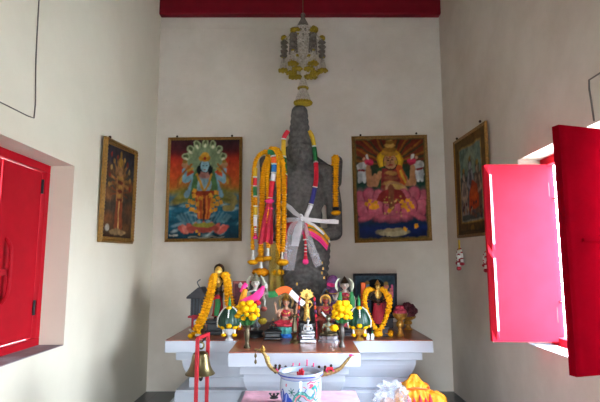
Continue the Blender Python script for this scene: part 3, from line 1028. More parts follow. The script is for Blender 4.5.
# headdress: tall cylinder, slightly tapering
for py, r in ((112, 8.6), (116, 9.2), (122, 9.8), (128, 10.6), (135, 11.4), (142, 12.4)): pr.append(('e', sp(299.5, py), (r * u, r * u, 7 * u)))
se(300, 152, 13.5, 13, 16, -.02)                    # head
se(300, 158, 11, 11, 12, -.035)                     # jaw
se(300, 152, 2.2, 5, 5, -.155)                      # nose
for sx in (-1, 1):
    se(300 + sx * 5, 148.5, 3.6, 2.4, 1.7, -.145)   # lids
    se(300 + sx * 13.5, 154, 2.2, 4, 8, .0)         # ears
    scap((300 + sx * 3, 144.5, -.14), 1.6, (300 + sx * 9, 146, -.12), 1.4)
se(300, 161, 4.6, 3, 1.7, -.155); se(300, 164, 4, 3, 1.5, -.15)
se(300, 168, 6, 4, 4, -.11)
scap((300, 165, 0), 11, (300, 178, 0), 13)          # neck
for sx in (-1, 1):
    scap((300 + sx * 6, 168, .02), 9, (300 + sx * 26, 173, 0), 9.5)     # shoulders
    scap((300 + sx * 14, 160, .06), 5, (300 + sx * 24, 168, .04), 6)
se(301, 186, 27, 15, 21, 0); se(301, 200, 24, 14, 20, 0); se(302, 216, 21, 13, 16, 0)
for sx in (-1, 1): se(301 + sx * 11, 184, 10, 7, 8, -.075)
se(302, 226, 19, 12.5, 12, -.02); se(303, 240, 25, 13.5, 15, 0)
# arms: front pair bent to the hips, rear pair broken off short
for sx, cx in ((1, 301), (-1, 301)):
    scap((cx + sx * 27, 175, 0), 9.5, (cx + sx * 33, 205, 0), 8.2); scap((cx + sx * 33, 205, 0), 8.2, (cx + sx * 34, 231, 0), 7.6)
    scap((cx + sx * 34, 233, 0), 7.6, (cx + sx * 19, 236, -.12), 6)
    scap((cx + sx * 24, 174, .07), 8, (cx + sx * 34, 180, .06), 7)
    scap((cx + sx * 34, 182, .06), 7, (cx + sx * 36.5, 161, .03), 5.4)
# legs under the robe
scap((293, 250, 0), 14, (296, 318, 0), 11); scap((314, 250, 0), 14, (312, 318, 0), 11)
ex = MB()
for sx in (-1, 1):                                   # fingers resting on the hips
    for k in range(4):
        a = sp(301 + sx * 19, 233 + 2.2 * k, -.13); b = sp(301 + sx * (13 - .8 * (k % 2)), 234 + 2.4 * k, -.155)
        ex.cap(a, 1.5 * u, b, 1.1 * u, 8)
    ex.cap(sp(301 + sx * 21, 231, -.12), 1.6 * u, sp(301 + sx * 17, 227, -.15), 1.2 * u, 8)
stone_body = fuse('body', pr, .011, M['stone'], S, 2, ex)
# robe with hanging folds
rb = MB()
prof = [(.235, TOP + .06), (.225, 1.0), (.24, 1.2), (.268, 1.42), (.272, 1.55), (.25, 1.66), (.235, 1.70)]
cx = sp(304, 260).x
n = 96; vs = []; fs = []
for i in range(120):
    z = TOP + .06 + (1.70 - TOP - .06) * i / 119
    zz = [p[1] for p in prof]; rr = [p[0] for p in prof]
    r_ = float(np.interp(z, zz, rr))
    for k in range(n):
        a = 2 * pi * k / n
        fold = .006 * sin(105 * (z + .16 * abs(cos(a)) ** 1.6)) * (1 if sin(a) < .2 else 0) * (.3 + .7 * min(1, (1.62 - z) * 3) if z < 1.62 else .2)
        q = r_ + fold
        vs.append((cx + q * cos(a), YS0 + q * sin(a) * .64, z))
for i in range(119):
    for k in range(n): fs.append((i * n + k, i * n + (k + 1) % n, (i + 1) * n + (k + 1) % n, (i + 1) * n + k))
fs.append(tuple(range(n - 1, -1, -1))); fs.append(tuple(range(119 * n, 120 * n)))
rb.add(vs, fs); robe = rb.build('robe', M['stone'], S, angle=80)
bs = MB(); bs.span((cx - .27, YS0 - .2, TOP + .001), (cx + .27, YS0 + .2, TOP + .065)); bs.build('plinth', M['stone'], S, smooth=False, bevel=.012)

bpy.context.view_layer.update()
bmw = bmesh.new()
for o in (stone_body, robe):
    t = bmesh.new(); t.from_mesh(o.data); bmesh.ops.translate(t, verts=t.verts, vec=S.location)
    me = bpy.data.meshes.new('t'); t.to_mesh(me); t.free(); bmw.from_mesh(me); bpy.data.meshes.remove(me)
BV = BVHTree.FromBMesh(bmw); bmw.free()


def onstat(px, py, off=.012, fb=None):
    """a point resting on the front of the stone statue, or at depth fb beside it"""
    a = Vector(ray(px, py)).normalized()
    hit = BV.ray_cast(Vector((0, 0, EYE)), a)
    if hit[0] is not None and (fb is None or hit[0].y < fb + .25):
        return hit[0] - a * off
    return at(px, py, fb if fb is not None else YS0 - .02)


# gold leaf stuck to the lower robe
for px, py in ((322, 263), (323, 268.5), (321.8, 273), (324, 277.5), (297, 284)):
    p = onstat(px, py, .003)
    g = MB(); g.box(p, (.016, .004, .026)); g.build('gold_leaf', M['yhalo'], S, smooth=False)


# --- cloths and garlands on the statue
def beaded(name, lab, pts, cols, r, tail=None, group=None):
    """roll garland wrapped in coloured cloth: one sleeve per colour, white bands between"""
    q = curve(pts, .008)
    root = thing(name, lab, 'garland', q[0], group, True)
    L = [0]
    for a, b in zip(q[:-1], q[1:]): L.append(L[-1] + (b - a).length)
    n = len(cols); k = 0
    while k < n:
        cn = cols[k]; k2 = k
        while k2 < n and cols[k2] == cn: k2 += 1
        lo = L[-1] * k / n; hi = L[-1] * k2 / n; k = k2
        seg = [p for p, l in zip(q, L) if lo <= l <= hi]
        if len(seg) < 3: continue
        mb = MB()
        mb.mi(0).tube(seg[:-1], r, 10); mb.mi(1).tube(seg[-2:], r * 1.12, 10)
        mb.build('sleeve', [M[cn], M['jas']], root)
    if tail:
        t = MB(); tassel(t, q[-1], tail, r * 1.1); tb = t.build('tassel', [M['rose'], M['hot']], root)
        for k in range(5):
            b = MB(); b.lathe([(r * .5, .006), (r * .72, 0), (r * .5, -.006)], Vector(q[-1]) - Vector((0, 0, tail * (.2 + .14 * k))), 10); b.build('white_band', M['jas'], tb)
    return root


# skirt cloth of yellow and pink
r = thing('waist_cloth', 'pink and yellow striped cloth wrapped round the hips of the stone statue', 'cloth', onstat(318, 232), None, True)
NX, NY_ = 14, 11
top = np.array([(302, 222), (312, 223.5), (322, 228.5), (330, 239)], float); bot = np.array([(302, 234), (312, 236.5), (320, 242.5), (327, 250.5)], float)
grid = []
for i in range(NX):
    t = i / (NX - 1) * 3
    a = np.array([np.interp(t, range(4), top[:, c]) for c in (0, 1)]); b = np.array([np.interp(t, range(4), bot[:, c]) for c in (0, 1)])
    grid.append([onstat(*(a + (b - a) * j / (NY_ - 1)), .024 + .004 * sin(i * 1.3 + j * .9), YS0 - .06) for j in range(NY_)])
for _ in range(3):
    for i in range(1, NX - 1):
        for j in range(NY_): grid[i][j].y = min(grid[i][j].y, (grid[i - 1][j].y + grid[i + 1][j].y) / 2)
cl = MB(); rows_ = ['yellow', 'yellow', 'maridk', 'green', 'orange', 'saff', 'hot', 'hot', 'pink', 'hot']
vs = [p for c in grid for p in c]; vs += [p + Vector((0, .006, 0)) for p in vs]; nn = NX * NY_
for j in range(NY_ - 1):
    cl.mi(j); o_ = len(cl.v)
    cl.add([], [])
cl.v = [Vector(v) for v in vs]
for i in range(NX - 1):
    for j in range(NY_ - 1):
        for k in (0, nn):
            cl.f.append([k + i * NY_ + j, k + (i + 1) * NY_ + j, k + (i + 1) * NY_ + j + 1, k + i * NY_ + j + 1]); cl.m.append(j)
cl.build('wrap', [M[c] for c in rows_], r)
st = MB(); st.strip([onstat(x, y, .014, YS0 - .06) for x, y in ((302, 228), (293, 229), (285, 230))], [.07, .075, .06], .006); st.build('side_cloth', M['crim'], r)

r = thing('white_sash', 'sheer white sash knotted at the waist of the stone statue with trailing ends', 'sash', onstat(301, 219), None, True)
for nm, pts, w, mm in (('band', ((301, 217), (295, 213), (290, 208), (285, 204.5), (281, 203)), [.016, .022, .026, .024, .02], 'gauze'),
                       ('band', ((301, 219), (294, 219.5), (288, 220), (283, 221)), [.014, .02, .024, .022], 'gauze'),
                       ('band', ((301, 218.5), (312, 220), (325, 221.5), (334, 221.5), (338.5, 222)), [.022, .02, .021, .024, .02], 'white'),
                       ('band', ((303, 220), (314, 225), (322, 232), (329.5, 242)), [.016, .012, .011, .012], 'white'),
                       ('trailing_end', ((300, 220), (296.5, 228), (293, 238), (290.5, 248), (289.5, 258), (288.5, 270)), [.05, .075, .075, .07, .065, .055], 'gauzet'),
                       ('trailing_end', ((301, 221), (298.5, 228), (296, 237), (295, 246)), [.02, .038, .04, .035], 'gauze'),
                       ('trailing_end', ((303, 221), (309, 238), (313, 252), (319, 266)), [.012, .03, .04, .04], 'gauzet')):
    st = MB(); st.strip(curve([onstat(x, y, .03, YS0 - .1) for x, y in pts], .05)[::1] if False else [onstat(x, y, .05, YS0 - .12) for x, y in pts], w, .006); st.build(nm, M[mm], r)
kb = MB(); kb.ball(onstat(301, 219, .03), (.03, .025, .052), 14, 9, None, .08); kb.build('knot', M['white'], r)

beaded('roll_garland', 'coloured roll garland down the right of the stone chest, ending in a red tassel',
       [onstat(x, y, .02, YS0 - .05) for x, y in ((309, 131), (312.3, 137), (314.5, 150), (316, 166), (316, 180), (314, 192), (310.5, 206), (306.5, 216), (305.5, 226), (305.5, 240))],
       ['yellow', 'yellow', 'green', 'green', 'rose', 'rose', 'rose', 'blue', 'blue', 'white', 'white', 'rose', 'rose'], .024, .24, 'roll garlands on the stone statue')
beaded('roll_garland', 'coloured roll garland down the left of the stone chest beside the marigolds',
       [onstat(x, y, .02, YS0 - .05) for x, y in ((288, 131), (284, 138), (283.5, 150), (284.5, 166), (285, 180), (284.5, 195), (284.5, 215), (285, 235), (285.5, 242))],
       ['rose', 'yellow', 'yellow', 'green', 'green', 'rose', 'rose', 'blue', 'blue', 'rose', 'rose', 'rose'], .024, .22, 'roll garlands on the stone statue')

mg = []
YG = 4.80


def mari_strand(lab, pts, r, end=(), m='mari'):
    root = thing('marigold_garland', lab, 'garland', pts[0], 'marigold garlands on the stone statue', True)
    mb = MB(); garland(mb, pts, r); mb.build('strand', M[m], root)
    for k, (dz, rr, mm) in enumerate(end):
        p = Vector(pts[-1]) + Vector((0, 0, -dz))
        f = MB()
        if mm == 't': tassel(f, p + Vector((0, 0, .02)), .12, rr, (0, 1)); f.build('tassel', [M['jas'], M['mari']], root)
        else: flower(f, p, rr, .5); f.build('flower', M[mm], root)
    return root


def g(pts, Y=YG): return [at(x, y, Y - .0) for x, y in pts]


mari_strand('single orange marigold strand hanging from the raised right arm stump of the stone statue',
            [at(334, 168, YS0 + .03), at(334, 159, YS0 - .03), at(336.5, 158, YS0 - .1), at(336, 170, YS0 - .11), at(335.5, 190, YS0 - .11), at(335.8, 207, YS0 - .11)], .03, ((.02, .04, 'black'), (.06, .05, 'mari')))
mari_strand('outermost marigold strand on the left arm of the stone statue',
            [at(267, 152, YS0 - .02), at(262, 153, 4.84), at(256, 160, 4.8), at(253.5, 177, 4.79), at(252.8, 205, 4.79), at(252.5, 240, 4.79), at(253, 250, 4.79)], .023, ((.02, .025, 't'), (.12, .05, 'mari')))
mari_strand('thick marigold strand second from the left on the arm of the stone statue',
            [at(270, 152, YS0 - .03), at(272, 150, 4.83), at(267, 161, 4.79), at(263, 178, 4.77), at(262, 203, 4.77), at(261, 235, 4.77), at(261, 256, 4.77)], .034, ((.03, .055, 'mari'), (.06, .03, 't'), (.16, .085, 'maridk')))
mari_strand('marigold strand in the middle of the bunch on the left arm of the stone statue',
            [at(272, 150, YS0 - .02), at(272, 152, 4.82), at(268.5, 165, 4.76), at(267.5, 180, 4.74), at(268, 205, 4.72), at(268, 235, 4.72), at(268, 248, 4.72)], .024, ((.02, .025, 't'), (.1, .045, 'mari')))
mari_strand('marigold strand second from the right on the arm of the stone statue',
            [at(272, 151, YS0 - .02), at(274, 150, 4.84), at(277, 160, 4.79), at(278.5, 180, 4.76), at(278.5, 210, 4.75), at(278, 245, 4.75), at(277.5, 262, 4.75)], .027, ((.02, .025, 't'), (.1, .065, 'mari')))
mari_strand('rightmost marigold strand of the bunch, nearest the stone chest',
            [at(274, 150, YS0 - .02), at(278, 151, 4.83), at(282, 160, 4.79), at(284, 180, 4.75), at(284, 210, 4.74), at(283.5, 240, 4.74), at(282, 252, 4.74)], .027, ((.02, .025, 't'), (.1, .065, 'mari')))

beaded('roll_garland', 'coloured cloth roll garland over the stone arm ending above the pink gauze',
       [at(x, y, 4.72) for x, y in ((268, 152), (272, 153), (274, 162), (273.5, 174), (271.5, 188), (270, 198))], ['green', 'orange', 'sky', 'white', 'rose', 'rose'], .026, .12, 'roll garlands on the stone statue')
beaded('roll_garland', 'small coloured roll garland at the outer left of the marigold bunch',
       [at(x, y, 4.73) for x, y in ((255.5, 168), (255, 180), (255, 192), (255.5, 204), (255.3, 218), (255.5, 226))], ['yellow', 'rose', 'green', 'maridk', 'yellow', 'white'], .02, .13, 'roll garlands on the stone statue')


def drape(name, lab, cat, rows, m, wob=.02, knot=None):
    """hanging gauze: rows of (py, x0, x1, Y)"""
    N = 22
    root = thing(name, lab, cat, at((rows[0][1] + rows[0][2]) / 2, rows[0][0], rows[0][3]), None, True)
    mb = MB(); vs = []; fs = []
    R = []
    for a, b in zip(rows[:-1], rows[1:]):
        for k in range(6):
            t = k / 6
            R.append([p + (q - p) * t for p, q in zip(a, b)])
    R.append(list(rows[-1]))
    for side in (0, 1):
        for j, (py, x0, x1, Y) in enumerate(R):
            for i in range(N):
                t = i / (N - 1)
                y = Y + wob * sin(t * 15 + .25 * j) * min(1, .2 + j / 8) + side * .006
                vs.append(at(x0 + (x1 - x0) * t, py + (1.5 * sin(t * 9) if j == len(R) - 1 else 0), y))
    nr = len(R)
    for side in (0, 1):
        for j in range(nr - 1):
            for i in range(N - 1):
                o = side * nr * N
                fs.append((o + j * N + i, o + j * N + i + 1, o + (j + 1) * N + i + 1, o + (j + 1) * N + i))
    for j in range(nr - 1):
        for i in (0, N - 1): fs.append((j * N + i, (j + 1) * N + i, nr * N + (j + 1) * N + i, nr * N + j * N + i))
    for j in (0, nr - 1):
        for i in range(N - 1): fs.append((j * N + i, j * N + i + 1, nr * N + j * N + i + 1, nr * N + j * N + i))
    mb.add(vs, fs); mb.build('veil', M[m], root, angle=80)
    if knot:
        k = MB(); k.ball(at(knot[0], knot[1], rows[0][3] - .01), (.045, .03, .025), 12, 8, None, .1); k.build('knot', M[knot[2]], root)
    return root


drape('pink_gauze', 'sheer pink gauze hanging from a knot in the marigold bunch', 'cloth', ((202, 267, 272, 4.70), (220, 262, 273, 4.69), (243, 258, 273, 4.68)), 'pgauze', .016, (269.5, 201, 'hot'))
drape('olive_gauze', 'sheer olive-yellow gauze hanging below the marigold strands at the left', 'cloth', ((243, 270, 276, 4.715), (262, 269, 281, 4.70), (292, 268, 285, 4.68)), 'ygauze', .018)


# =================================================================== HANGING ORNAMENT
HY = 4.88
r = thing('hanging_ornament', 'hanging net ornament of shell beads with yellow flower tassels above the statue', 'ornament', at(303, 30, HY), None, True)
c0 = at(303, 60, HY); px1 = HY / F
mb = MB(); mb.tube([(c0.x, HY, ZC), at(303, 13, HY)], .005, 6); mb.build('cord', M['brass'], r)
ap = at(303, 13, HY)
mb = MB(); mb.lathe([(.012, 0), (.028, -.02), (.02, -.05), (.03, -.08), (.015, -.1)], ap, 10); mb.build('finial', M['greyd'], r)
hexr = 20 * px1
z1 = zat(40, HY); z2 = zat(58, HY); z0 = zat(27, HY)
hx = [Vector((c0.x + hexr * cos(radians(60 * k)), HY + hexr * sin(radians(60 * k)), z1)) for k in range(6)]


def beadline(mb, a, b, rr=.006, sag=0., step=.016):
    q = curve([a, (Vector(a) + Vector(b)) / 2 - Vector((0, 0, sag)), b], step / 2)
    mb.tube(q, [rr * (1.25 if i % 2 else .45) for i in range(len(q))], 6)


# crown net: strands from apex to the hexagon
mb = MB()
for k in range(24):
    i = k // 4; t = (k % 4) / 4
    p = hx[i].lerp(hx[(i + 1) % 6], t)
    a_ = math.atan2(p.y - HY, p.x - c0.x)
    mid_ = Vector((c0.x + .075 * cos(a_), HY + .075 * sin(a_), zat(29, HY)))
    beadline(mb, ap - Vector((0, 0, .04)), mid_, .007)
    if k % 2 == 0: beadline(mb, mid_, p.lerp(Vector((c0.x, HY, p.z)), .3), .006, .02)
mb.build('crown_net', M['greyd'], r)
# lattice panels of an inner drum
inner = 11.5 * px1
mb = MB()
N = 14
for k in range(N):
    for s_ in (-1, 1):
        q = []
        for j in range(9):
            a = 2 * pi * (k + s_ * j * .5) / N
            z = zat(31, HY) + (zat(59, HY) - zat(31, HY)) * j / 8
            q.append(Vector((c0.x + inner * cos(a), HY + inner * sin(a), z)))
        q = curve(q, .012)
        mb.tube(q, [.0105 * (1.3 if i % 2 else .6) for i in range(len(q))], 6)
for j in (0, 4, 8):
    z = zat(31, HY) + (zat(59, HY) - zat(31, HY)) * j / 8
    q = [Vector((c0.x + inner * cos(2 * pi * i / 40), HY + inner * sin(2 * pi * i / 40), z)) for i in range(41)]
    mb.tube(q, [.012 * (1.2 if i % 2 else .8) for i in range(41)], 6)
mb.build('net_drum', M['grey'], r)
mb = MB()
for i in range(6):
    a, b = hx[i], hx[(i + 1) % 6]
    mb.tube(curve([a, b], .02), .008, 6)
    mb.tube(curve([a, Vector((c0.x, HY, z1))], .03), .006, 6)
mb.build('hoop', M['grey'], r)
for i in range(6):
    p = hx[i]
    side = MB()
    for d in (-1, 0, 1):
        off = Vector((-sin(radians(60 * i)), cos(radians(60 * i)), 0)) * .03 * d
        for dd in (0, 1):
            beadline(side, p + off + Vector((0, 0, -.005)), p + off * (.4 if dd else 1.6) - Vector((0, 0, z1 - z2 + .03)), .008)
    for j in range(4): side.ball(p + Vector((0, 0, -.03 - .05 * j)), (.04, .04, .022), 10, 6, None, .2)
    side.build('net_panel', M['greyd'], r)
    f = MB(); flower(f, p + Vector((0, 0, .02)), .034, .9); f.build('flower', M['olivefl'], r)
    # tassel: strings and bud ring
    for (fr, dz, sc_) in ((1.02, 0, 1.), (.62, -.035, .95)):
        t = MB()
        base_ = Vector((c0.x + (p.x - c0.x) * fr, HY + (p.y - HY) * fr, z2 + dz + .02))
        L = .155 * sc_
        for k in range(7):
            a = 2 * pi * k / 7
            q = base_ + Vector((.036 * cos(a), .036 * sin(a), -L))
            t.mi(0).tube([base_, base_.lerp(q, .5) + Vector((.008 * cos(a), .008 * sin(a), 0)), q], .0055, 5)
            t.mi(1).ball(q + Vector((.008 * cos(a), .008 * sin(a), -.006)), (.017, .017, .014), 8, 6, None, .15)
        t.mi(1).ball(base_ + Vector((0, 0, -.01)), (.022, .022, .018), 8, 6, None, .15)
        t.mi(1).ball(base_ + Vector((0, 0, -L)), (.042, .042, .022), 12, 7, None, .15)
        t.build('tassel', [M['grey'], M['olivefl']], r)
for px, py, dy in ((296.5, 31, -.1), (314, 29.8, -.1)):
    f = MB(); flower(f, at(px, py, HY + dy), .043, .9); f.build('flower', M['olivefl'], r)
# large central tassel
t = MB(); b0 = at(303, 76, HY); L = b0.z - zat(103, HY)
for k in range(18):
    a = 2 * pi * k / 18
    for (f0, f1, rr) in ((0, .45, .05), (.45, 1, .085)):
        p = b0 + Vector((.025 * cos(a) if f0 else 0, .025 * sin(a) if f0 else 0, -L * f0)); q = b0 + Vector((rr * cos(a), rr * sin(a), -L * f1))
        t.mi(0).tube([p, p.lerp(q, .5) + Vector((.006 * cos(a), .006 * sin(a), 0)), q], .0075, 5)
        t.mi(1).ball(q, .017 if f0 else .011, 8, 6, None, .12)
t.mi(1).ball(b0 - Vector((0, 0, L)), (.08, .08, .02), 14, 7, None, .15)
t.mi(1).ball(b0 - Vector((0, 0, L * .45)), (.05, .05, .02), 12, 6, None, .15)
t.build('centre_tassel', [M['grey'], M['olivefl']], r)


# =================================================================== FIGURES
def figure(root, H, seated, skin, arms, cloth, base_z, blouse=None, lean=0, face=True, wide=1., head=1.):
    """body of one continuous surface facing the doorway, garment as its own part"""
    o = Vector(root.location); k = H
    def w(x, y, z): return o + Vector((x * k * wide, y * k, base_z + z * k))
    pr = []; ex = MB(); vox = max(.0035, H * .014)
    def e(p, r): pr.append(('e', w(*p), tuple(a * k for a in r)))
    def c(a, ra, b, rb): pr.append(('c', w(*a), ra * k, w(*b), rb * k))
    if seated:
        hz, sz, nz, hd = .16, .52, .60, .76
        hr = .125; sh = .2
        e((0, 0, hz), (.17, .13, .13)); e((0, 0, .3), (.135, .1, .14)); e((0, 0, .43), (.165, .11, .13))
    else:
        hz, sz, nz, hd = .5, .79, .84, .92
        hr = .072 * head; sh = .125; hd += .06 * (head - 1)
        e((0, 0, hz), (.1, .075, .08)); e((0, 0, .6), (.078, .06, .09)); e((0, 0, .72), (.105, .068, .09))
        for s_ in (-1, 1):
            c((s_ * .05, 0, .48), .055, (s_ * .055, -.01, .27), .04); c((s_ * .055, -.01, .27), .038, (s_ * .055, 0, .06), .026)
            c((s_ * .055, 0, .035), .026, (s_ * .065, -.08, .022), .02)
    ar = hr * .42 / max(1, head)
    c((0, 0, nz - .06), hr * .45, (0, 0, nz + .02), hr * .42)
    e((0, 0, hd), (hr * .8, hr * .88, hr * 1.05)); e((0, -hr * .25, hd - hr * .55), (hr * .55, hr * .55, hr * .5))
    e((0, -hr * .9, hd - hr * .15), (hr * .12, hr * .22, hr * .2))
    for s_ in (-1, 1): e((s_ * hr * .82, 0, hd - hr * .1), (hr * .12, hr * .2, hr * .34))
    for (s_, el, ha) in arms:
        s0 = (s_ * sh, 0, sz - .03)
        c((s_ * sh * .5, 0, sz - .01), ar * 1.1, s0, ar * 1.2)
        c(s0, ar * 1.1, el, ar * .82); c(el, ar * .8, ha, ar * .55)
        d = (Vector(ha) - Vector(el)).normalized(); sd = d.cross(Vector((0, -1, .2))).normalized(); hv = Vector(ha)
        e(tuple(hv + d * ar * .6), (ar * .65,) * 3)
        for q, ln in ((-.9, .8), (-.3, 1.05), (.3, 1.), (.9, .75)):
            b = hv + d * ar * .9 + sd * ar * .42 * q
            m_ = b + d * ar * .8 * ln + Vector((0, -ar * .2, 0)); t_ = m_ + d * ar * .6 * ln + Vector((0, -ar * .45, 0))
            ex.tube([w(*b), w(*m_), w(*t_)], [ar * .27 * k, ar * .23 * k, ar * .15 * k], 6)
        b = hv + d * ar * .3 - sd * ar * .5 * s_
        ex.tube([w(*b), w(*(b - sd * ar * .5 * s_ + d * ar * .4)), w(*(b - sd * ar * .6 * s_ + d * ar * 1.))], [ar * .28 * k, ar * .24 * k, ar * .16 * k], 6)
    body = fuse('body', pr, vox, skin, root, 2, ex)
    if seated:
        pr = []
        for s_ in (-1, 1):
            c((s_ * .1, 0, .13), .115, (s_ * .34, -.14, .09), .085); c((s_ * .34, -.15, .085), .08, (-s_ * .06, -.27, .065), .055)
            c((-s_ * .06, -.27, .065), .05, (-s_ * .14, -.25, .06), .04)
        e((0, -.02, .12), (.2, .16, .12))
        fuse('skirt', pr, vox, cloth, root, 2)
        band = [(0, .0)]
    else:
        g_ = MB(); n = 40; vs = []; fs = []
        for j in range(10):
            z = .06 + .47 * j / 9; r_ = .125 - .035 * j / 9 + (.02 if j == 0 else 0)
            for q in range(n):
                a = 2 * pi * q / n; rr = r_ * (1 + .06 * cos(10 * a) * (1 - j / 9))
                vs.append(w(rr * cos(a), rr * sin(a) * .75, z))
        for j in range(9):
            for q in range(n): fs.append((j * n + q, j * n + (q + 1) % n, (j + 1) * n + (q + 1) % n, (j + 1) * n + q))
        fs.append(tuple(range(n - 1, -1, -1))); fs.append(tuple(range(9 * n, 10 * n)))
        g_.add(vs, fs); g_.build('skirt', cloth, root, angle=70)
    if blouse:
        pr = []
        if seated: e((0, -.005, .44), (.172, .122, .11)); e((0, 0, .36), (.15, .115, .08))
        else: e((0, -.003, .72), (.11, .078, .085)); e((0, 0, .64), (.09, .07, .06))
        fuse('blouse', pr, vox, blouse, root, 2)
    nk = MB(); q = [w(hr * 1.05 * cos(2 * pi * i / 24), hr * .95 * sin(2 * pi * i / 24) - hr * .35, nz - hr * .85 + hr * .65 * sin(2 * pi * i / 24)) for i in range(25)]
    nk.tube(q, [hr * .13 * k * (1.2 if i % 2 else .8) for i in range(25)], 6); nk.build('necklace', M['gold'], body)
    if face:
        for s_ in (-1, 1):
            b = MB(); b.ball(w(s_ * hr * .33, -hr * .78, hd + hr * .02), (hr * .15 * k, hr * .08 * k, hr * .05 * k), 10, 6); b.build('eye', M['black'], body)
            b = MB(); b.tube([w(s_ * hr * .12, -hr * .84, hd + hr * .2), w(s_ * hr * .35, -hr * .82, hd + hr * .28), w(s_ * hr * .55, -hr * .7, hd + hr * .2)], hr * .045 * k, 6); b.build('eyebrow', M['black'], body)
        b = MB(); b.ball(w(0, -hr * .82, hd - hr * .52), (hr * .22 * k, hr * .09 * k, hr * .08 * k), 10, 6); b.build('lips', M['rose'], body)
    return dict(w=w, hr=hr, hd=hd, nz=nz, sh=sh, sz=sz, k=k)


def crown(root, f, m, tall=1.6, hair=None):
    hr, hd, k, w = f['hr'], f['hd'], f['k'], f['w']
    mb = MB(); c = w(0, 0, hd + hr * .45); q = hr * k
    mb.lathe([(q * .92, 0), (q * 1.0, q * .12), (q * .86, q * .25), (q * .9, q * .36), (q * .66, q * .6), (q * .7, q * .7), (q * .42, q * tall * .62), (q * .45, q * tall * .68), (q * .16, q * tall * .88), (q * .05, q * tall)], c, 20, rip=.04, ripn=10)
    mb.build('crown', m, root)
    if hair:
        h = MB(); h.ball(w(0, hr * .25, hd - hr * .1), (q * .98, q * .8, q * 1.15)); 
        for s_ in (-1, 1): h.cap(w(s_ * hr * .85, hr * .3, hd - hr * .3), q * .35, w(s_ * hr * 1.25, hr * .2, hd - hr * 1.9), q * .25)
        h.build('hair', hair, root)


def halo(root, f, m, R=2.1, full=True, arcs=False):
    hr, hd, k, w = f['hr'], f['hd'], f['k'], f['w']
    q = hr * k
    if arcs:
        for s_ in (-1, 1):
            mb = MB(); pts = []; rs = []
            for i in range(13):
                a = radians(-55 + 110 * i / 12)
                pts.append(w(s_ * hr * R * .82 * cos(a), hr * .5, hd + hr * R * .95 * sin(a))); rs.append(q * (.1 + .32 * sin(pi * i / 12)))
            mb.tube(pts, rs, 8, 0, .4); mb.build('halo_arc', m, root)
    else:
        mb = MB(); n = 32
        for (r0, r1) in ((R * .72, R),):
            vs = []; fs = []
            for dy in (0, .06):
                for r_ in (r0, r1):
                    for i in range(n):
                        a = 2 * pi * i / n
                        vs.append(w(r_ * hr * cos(a), hr * (.6 + dy * 3), hd + .1 * hr + r_ * hr * sin(a)))
            for i in range(n):
                j = (i + 1) % n
                fs += [(i, j, n + j, n + i), (2 * n + i, 3 * n + i, 3 * n + j, 2 * n + j), (n + i, n + j, 3 * n + j, 3 * n + i), (i, 2 * n + i, 2 * n + j, j)]
            mb.add(vs, fs)
        mb.build('halo', m, root)
        if full:
            d = MB(); d.lathe([(0, 0), (R * .74 * q, 0), (R * .74 * q, q * .1), (0, q * .1)], w(0, hr * .8, hd + .1 * hr), 28, rot=Matrix.Rotation(pi / 2, 3, 'X'))
            d.build('halo_disc', M['rust'] if m is M['yhalo'] else M['dark'], root)


def pedestal(root, r, h, m, lotus=False, name='pedestal', sq=False, z=0.):
    mb = MB(); o = Vector(root.location) + Vector((0, 0, z))
    if sq:
        mb.box(o + Vector((0, 0, h * .14)), (r * 2, r * 1.6, h * .28)); mb.box(o + Vector((0, 0, h * .5)), (r * 1.7, r * 1.3, h * .5)); mb.box(o + Vector((0, 0, h * .87)), (r * 1.9, r * 1.5, h * .26))
        return mb.build(name, m, root, smooth=False, bevel=min(.006, h * .1))
    mb.lathe([(r, 0), (r, h * .16), (r * .84, h * .26), (r * .78, h * .45), (r * .9, h * .62), (r * .98, h * .8), (r * .88, h)], o, 24, rip=.05 if lotus else 0, ripn=12, sy=.8)
    return mb.build(name, m, root)


TZ = TOP + .0005


def stand(name, lab, cat, px, py, group=None):
    p = onz(px, py, TOP)
    return thing(name, lab, cat, (p.x, p.y, TZ), group, True)


def hz(py, r): return zat(py, r.location.y) - r.location.z      # height above the base of picture row py


# --- bronze standing statue with the long marigold garland (left)
r = stand('bronze_statue', 'dark bronze standing figure with gilt face wearing a long marigold garland, at the left', 'statue', 217.5, 334)
ph = hz(319, r)
pedestal(r, .1, ph, M['black'], sq=True)
H = hz(267, r) - ph
f = figure(r, H / 1.02, False, M['bronze'], [(-1, (-.17, -.02, .6), (-.1, -.1, .5)), (1, (.17, -.02, .6), (.1, -.1, .5))], M['crim'], ph, face=False, wide=.85, head=1.4)
mb = MB(); q = f['hr'] * f['k']
mb.ball(f['w'](0, -f['hr'] * .5, f['hd'] - f['hr'] * .15), (q * .78, q * .62, q * 1.05)); mb.ball(f['w'](0, -f['hr'] * 1.0, f['hd'] - f['hr'] * .2), (q * .14, q * .16, q * .22))
mb.build('gilt_face', M['brightgold'], r)
mb = MB(); mb.lathe([(q * 1.0, -q * .6), (q * 1.08, 0), (q * 1.0, q * .6), (q * .7, q * 1.05), (0, q * 1.35)], f['w'](0, f['hr'] * .35, f['hd'] + f['hr'] * .15), 16); mb.build('hair', M['bronze'], r)
mb = MB(); mb.ball(f['w'](0, -.065, .72), (.075 * f['k'], .03 * f['k'], .1 * f['k']), 12, 8, None, .06); mb.build('gilt_breastplate', M['brightgold'], r)
mb = MB(); Yb = r.location.y
mb.strip([at(217, 297, Yb - .075), at(218, 304, Yb - .085), at(216, 316, Yb - .085)], [.02, .025, .02], .005); mb.build('green_sash', M['green'], r)
mb = MB(); mb.strip([at(212.5, 299, Yb - .075), at(220, 297, Yb - .085)], .012, .004); mb.build('red_sash', M['rose'], r)
gr = thing('marigold_garland', 'long double marigold garland round the neck of the dark bronze figure at the left', 'garland', at(219, 274, Yb - .1), None, True)
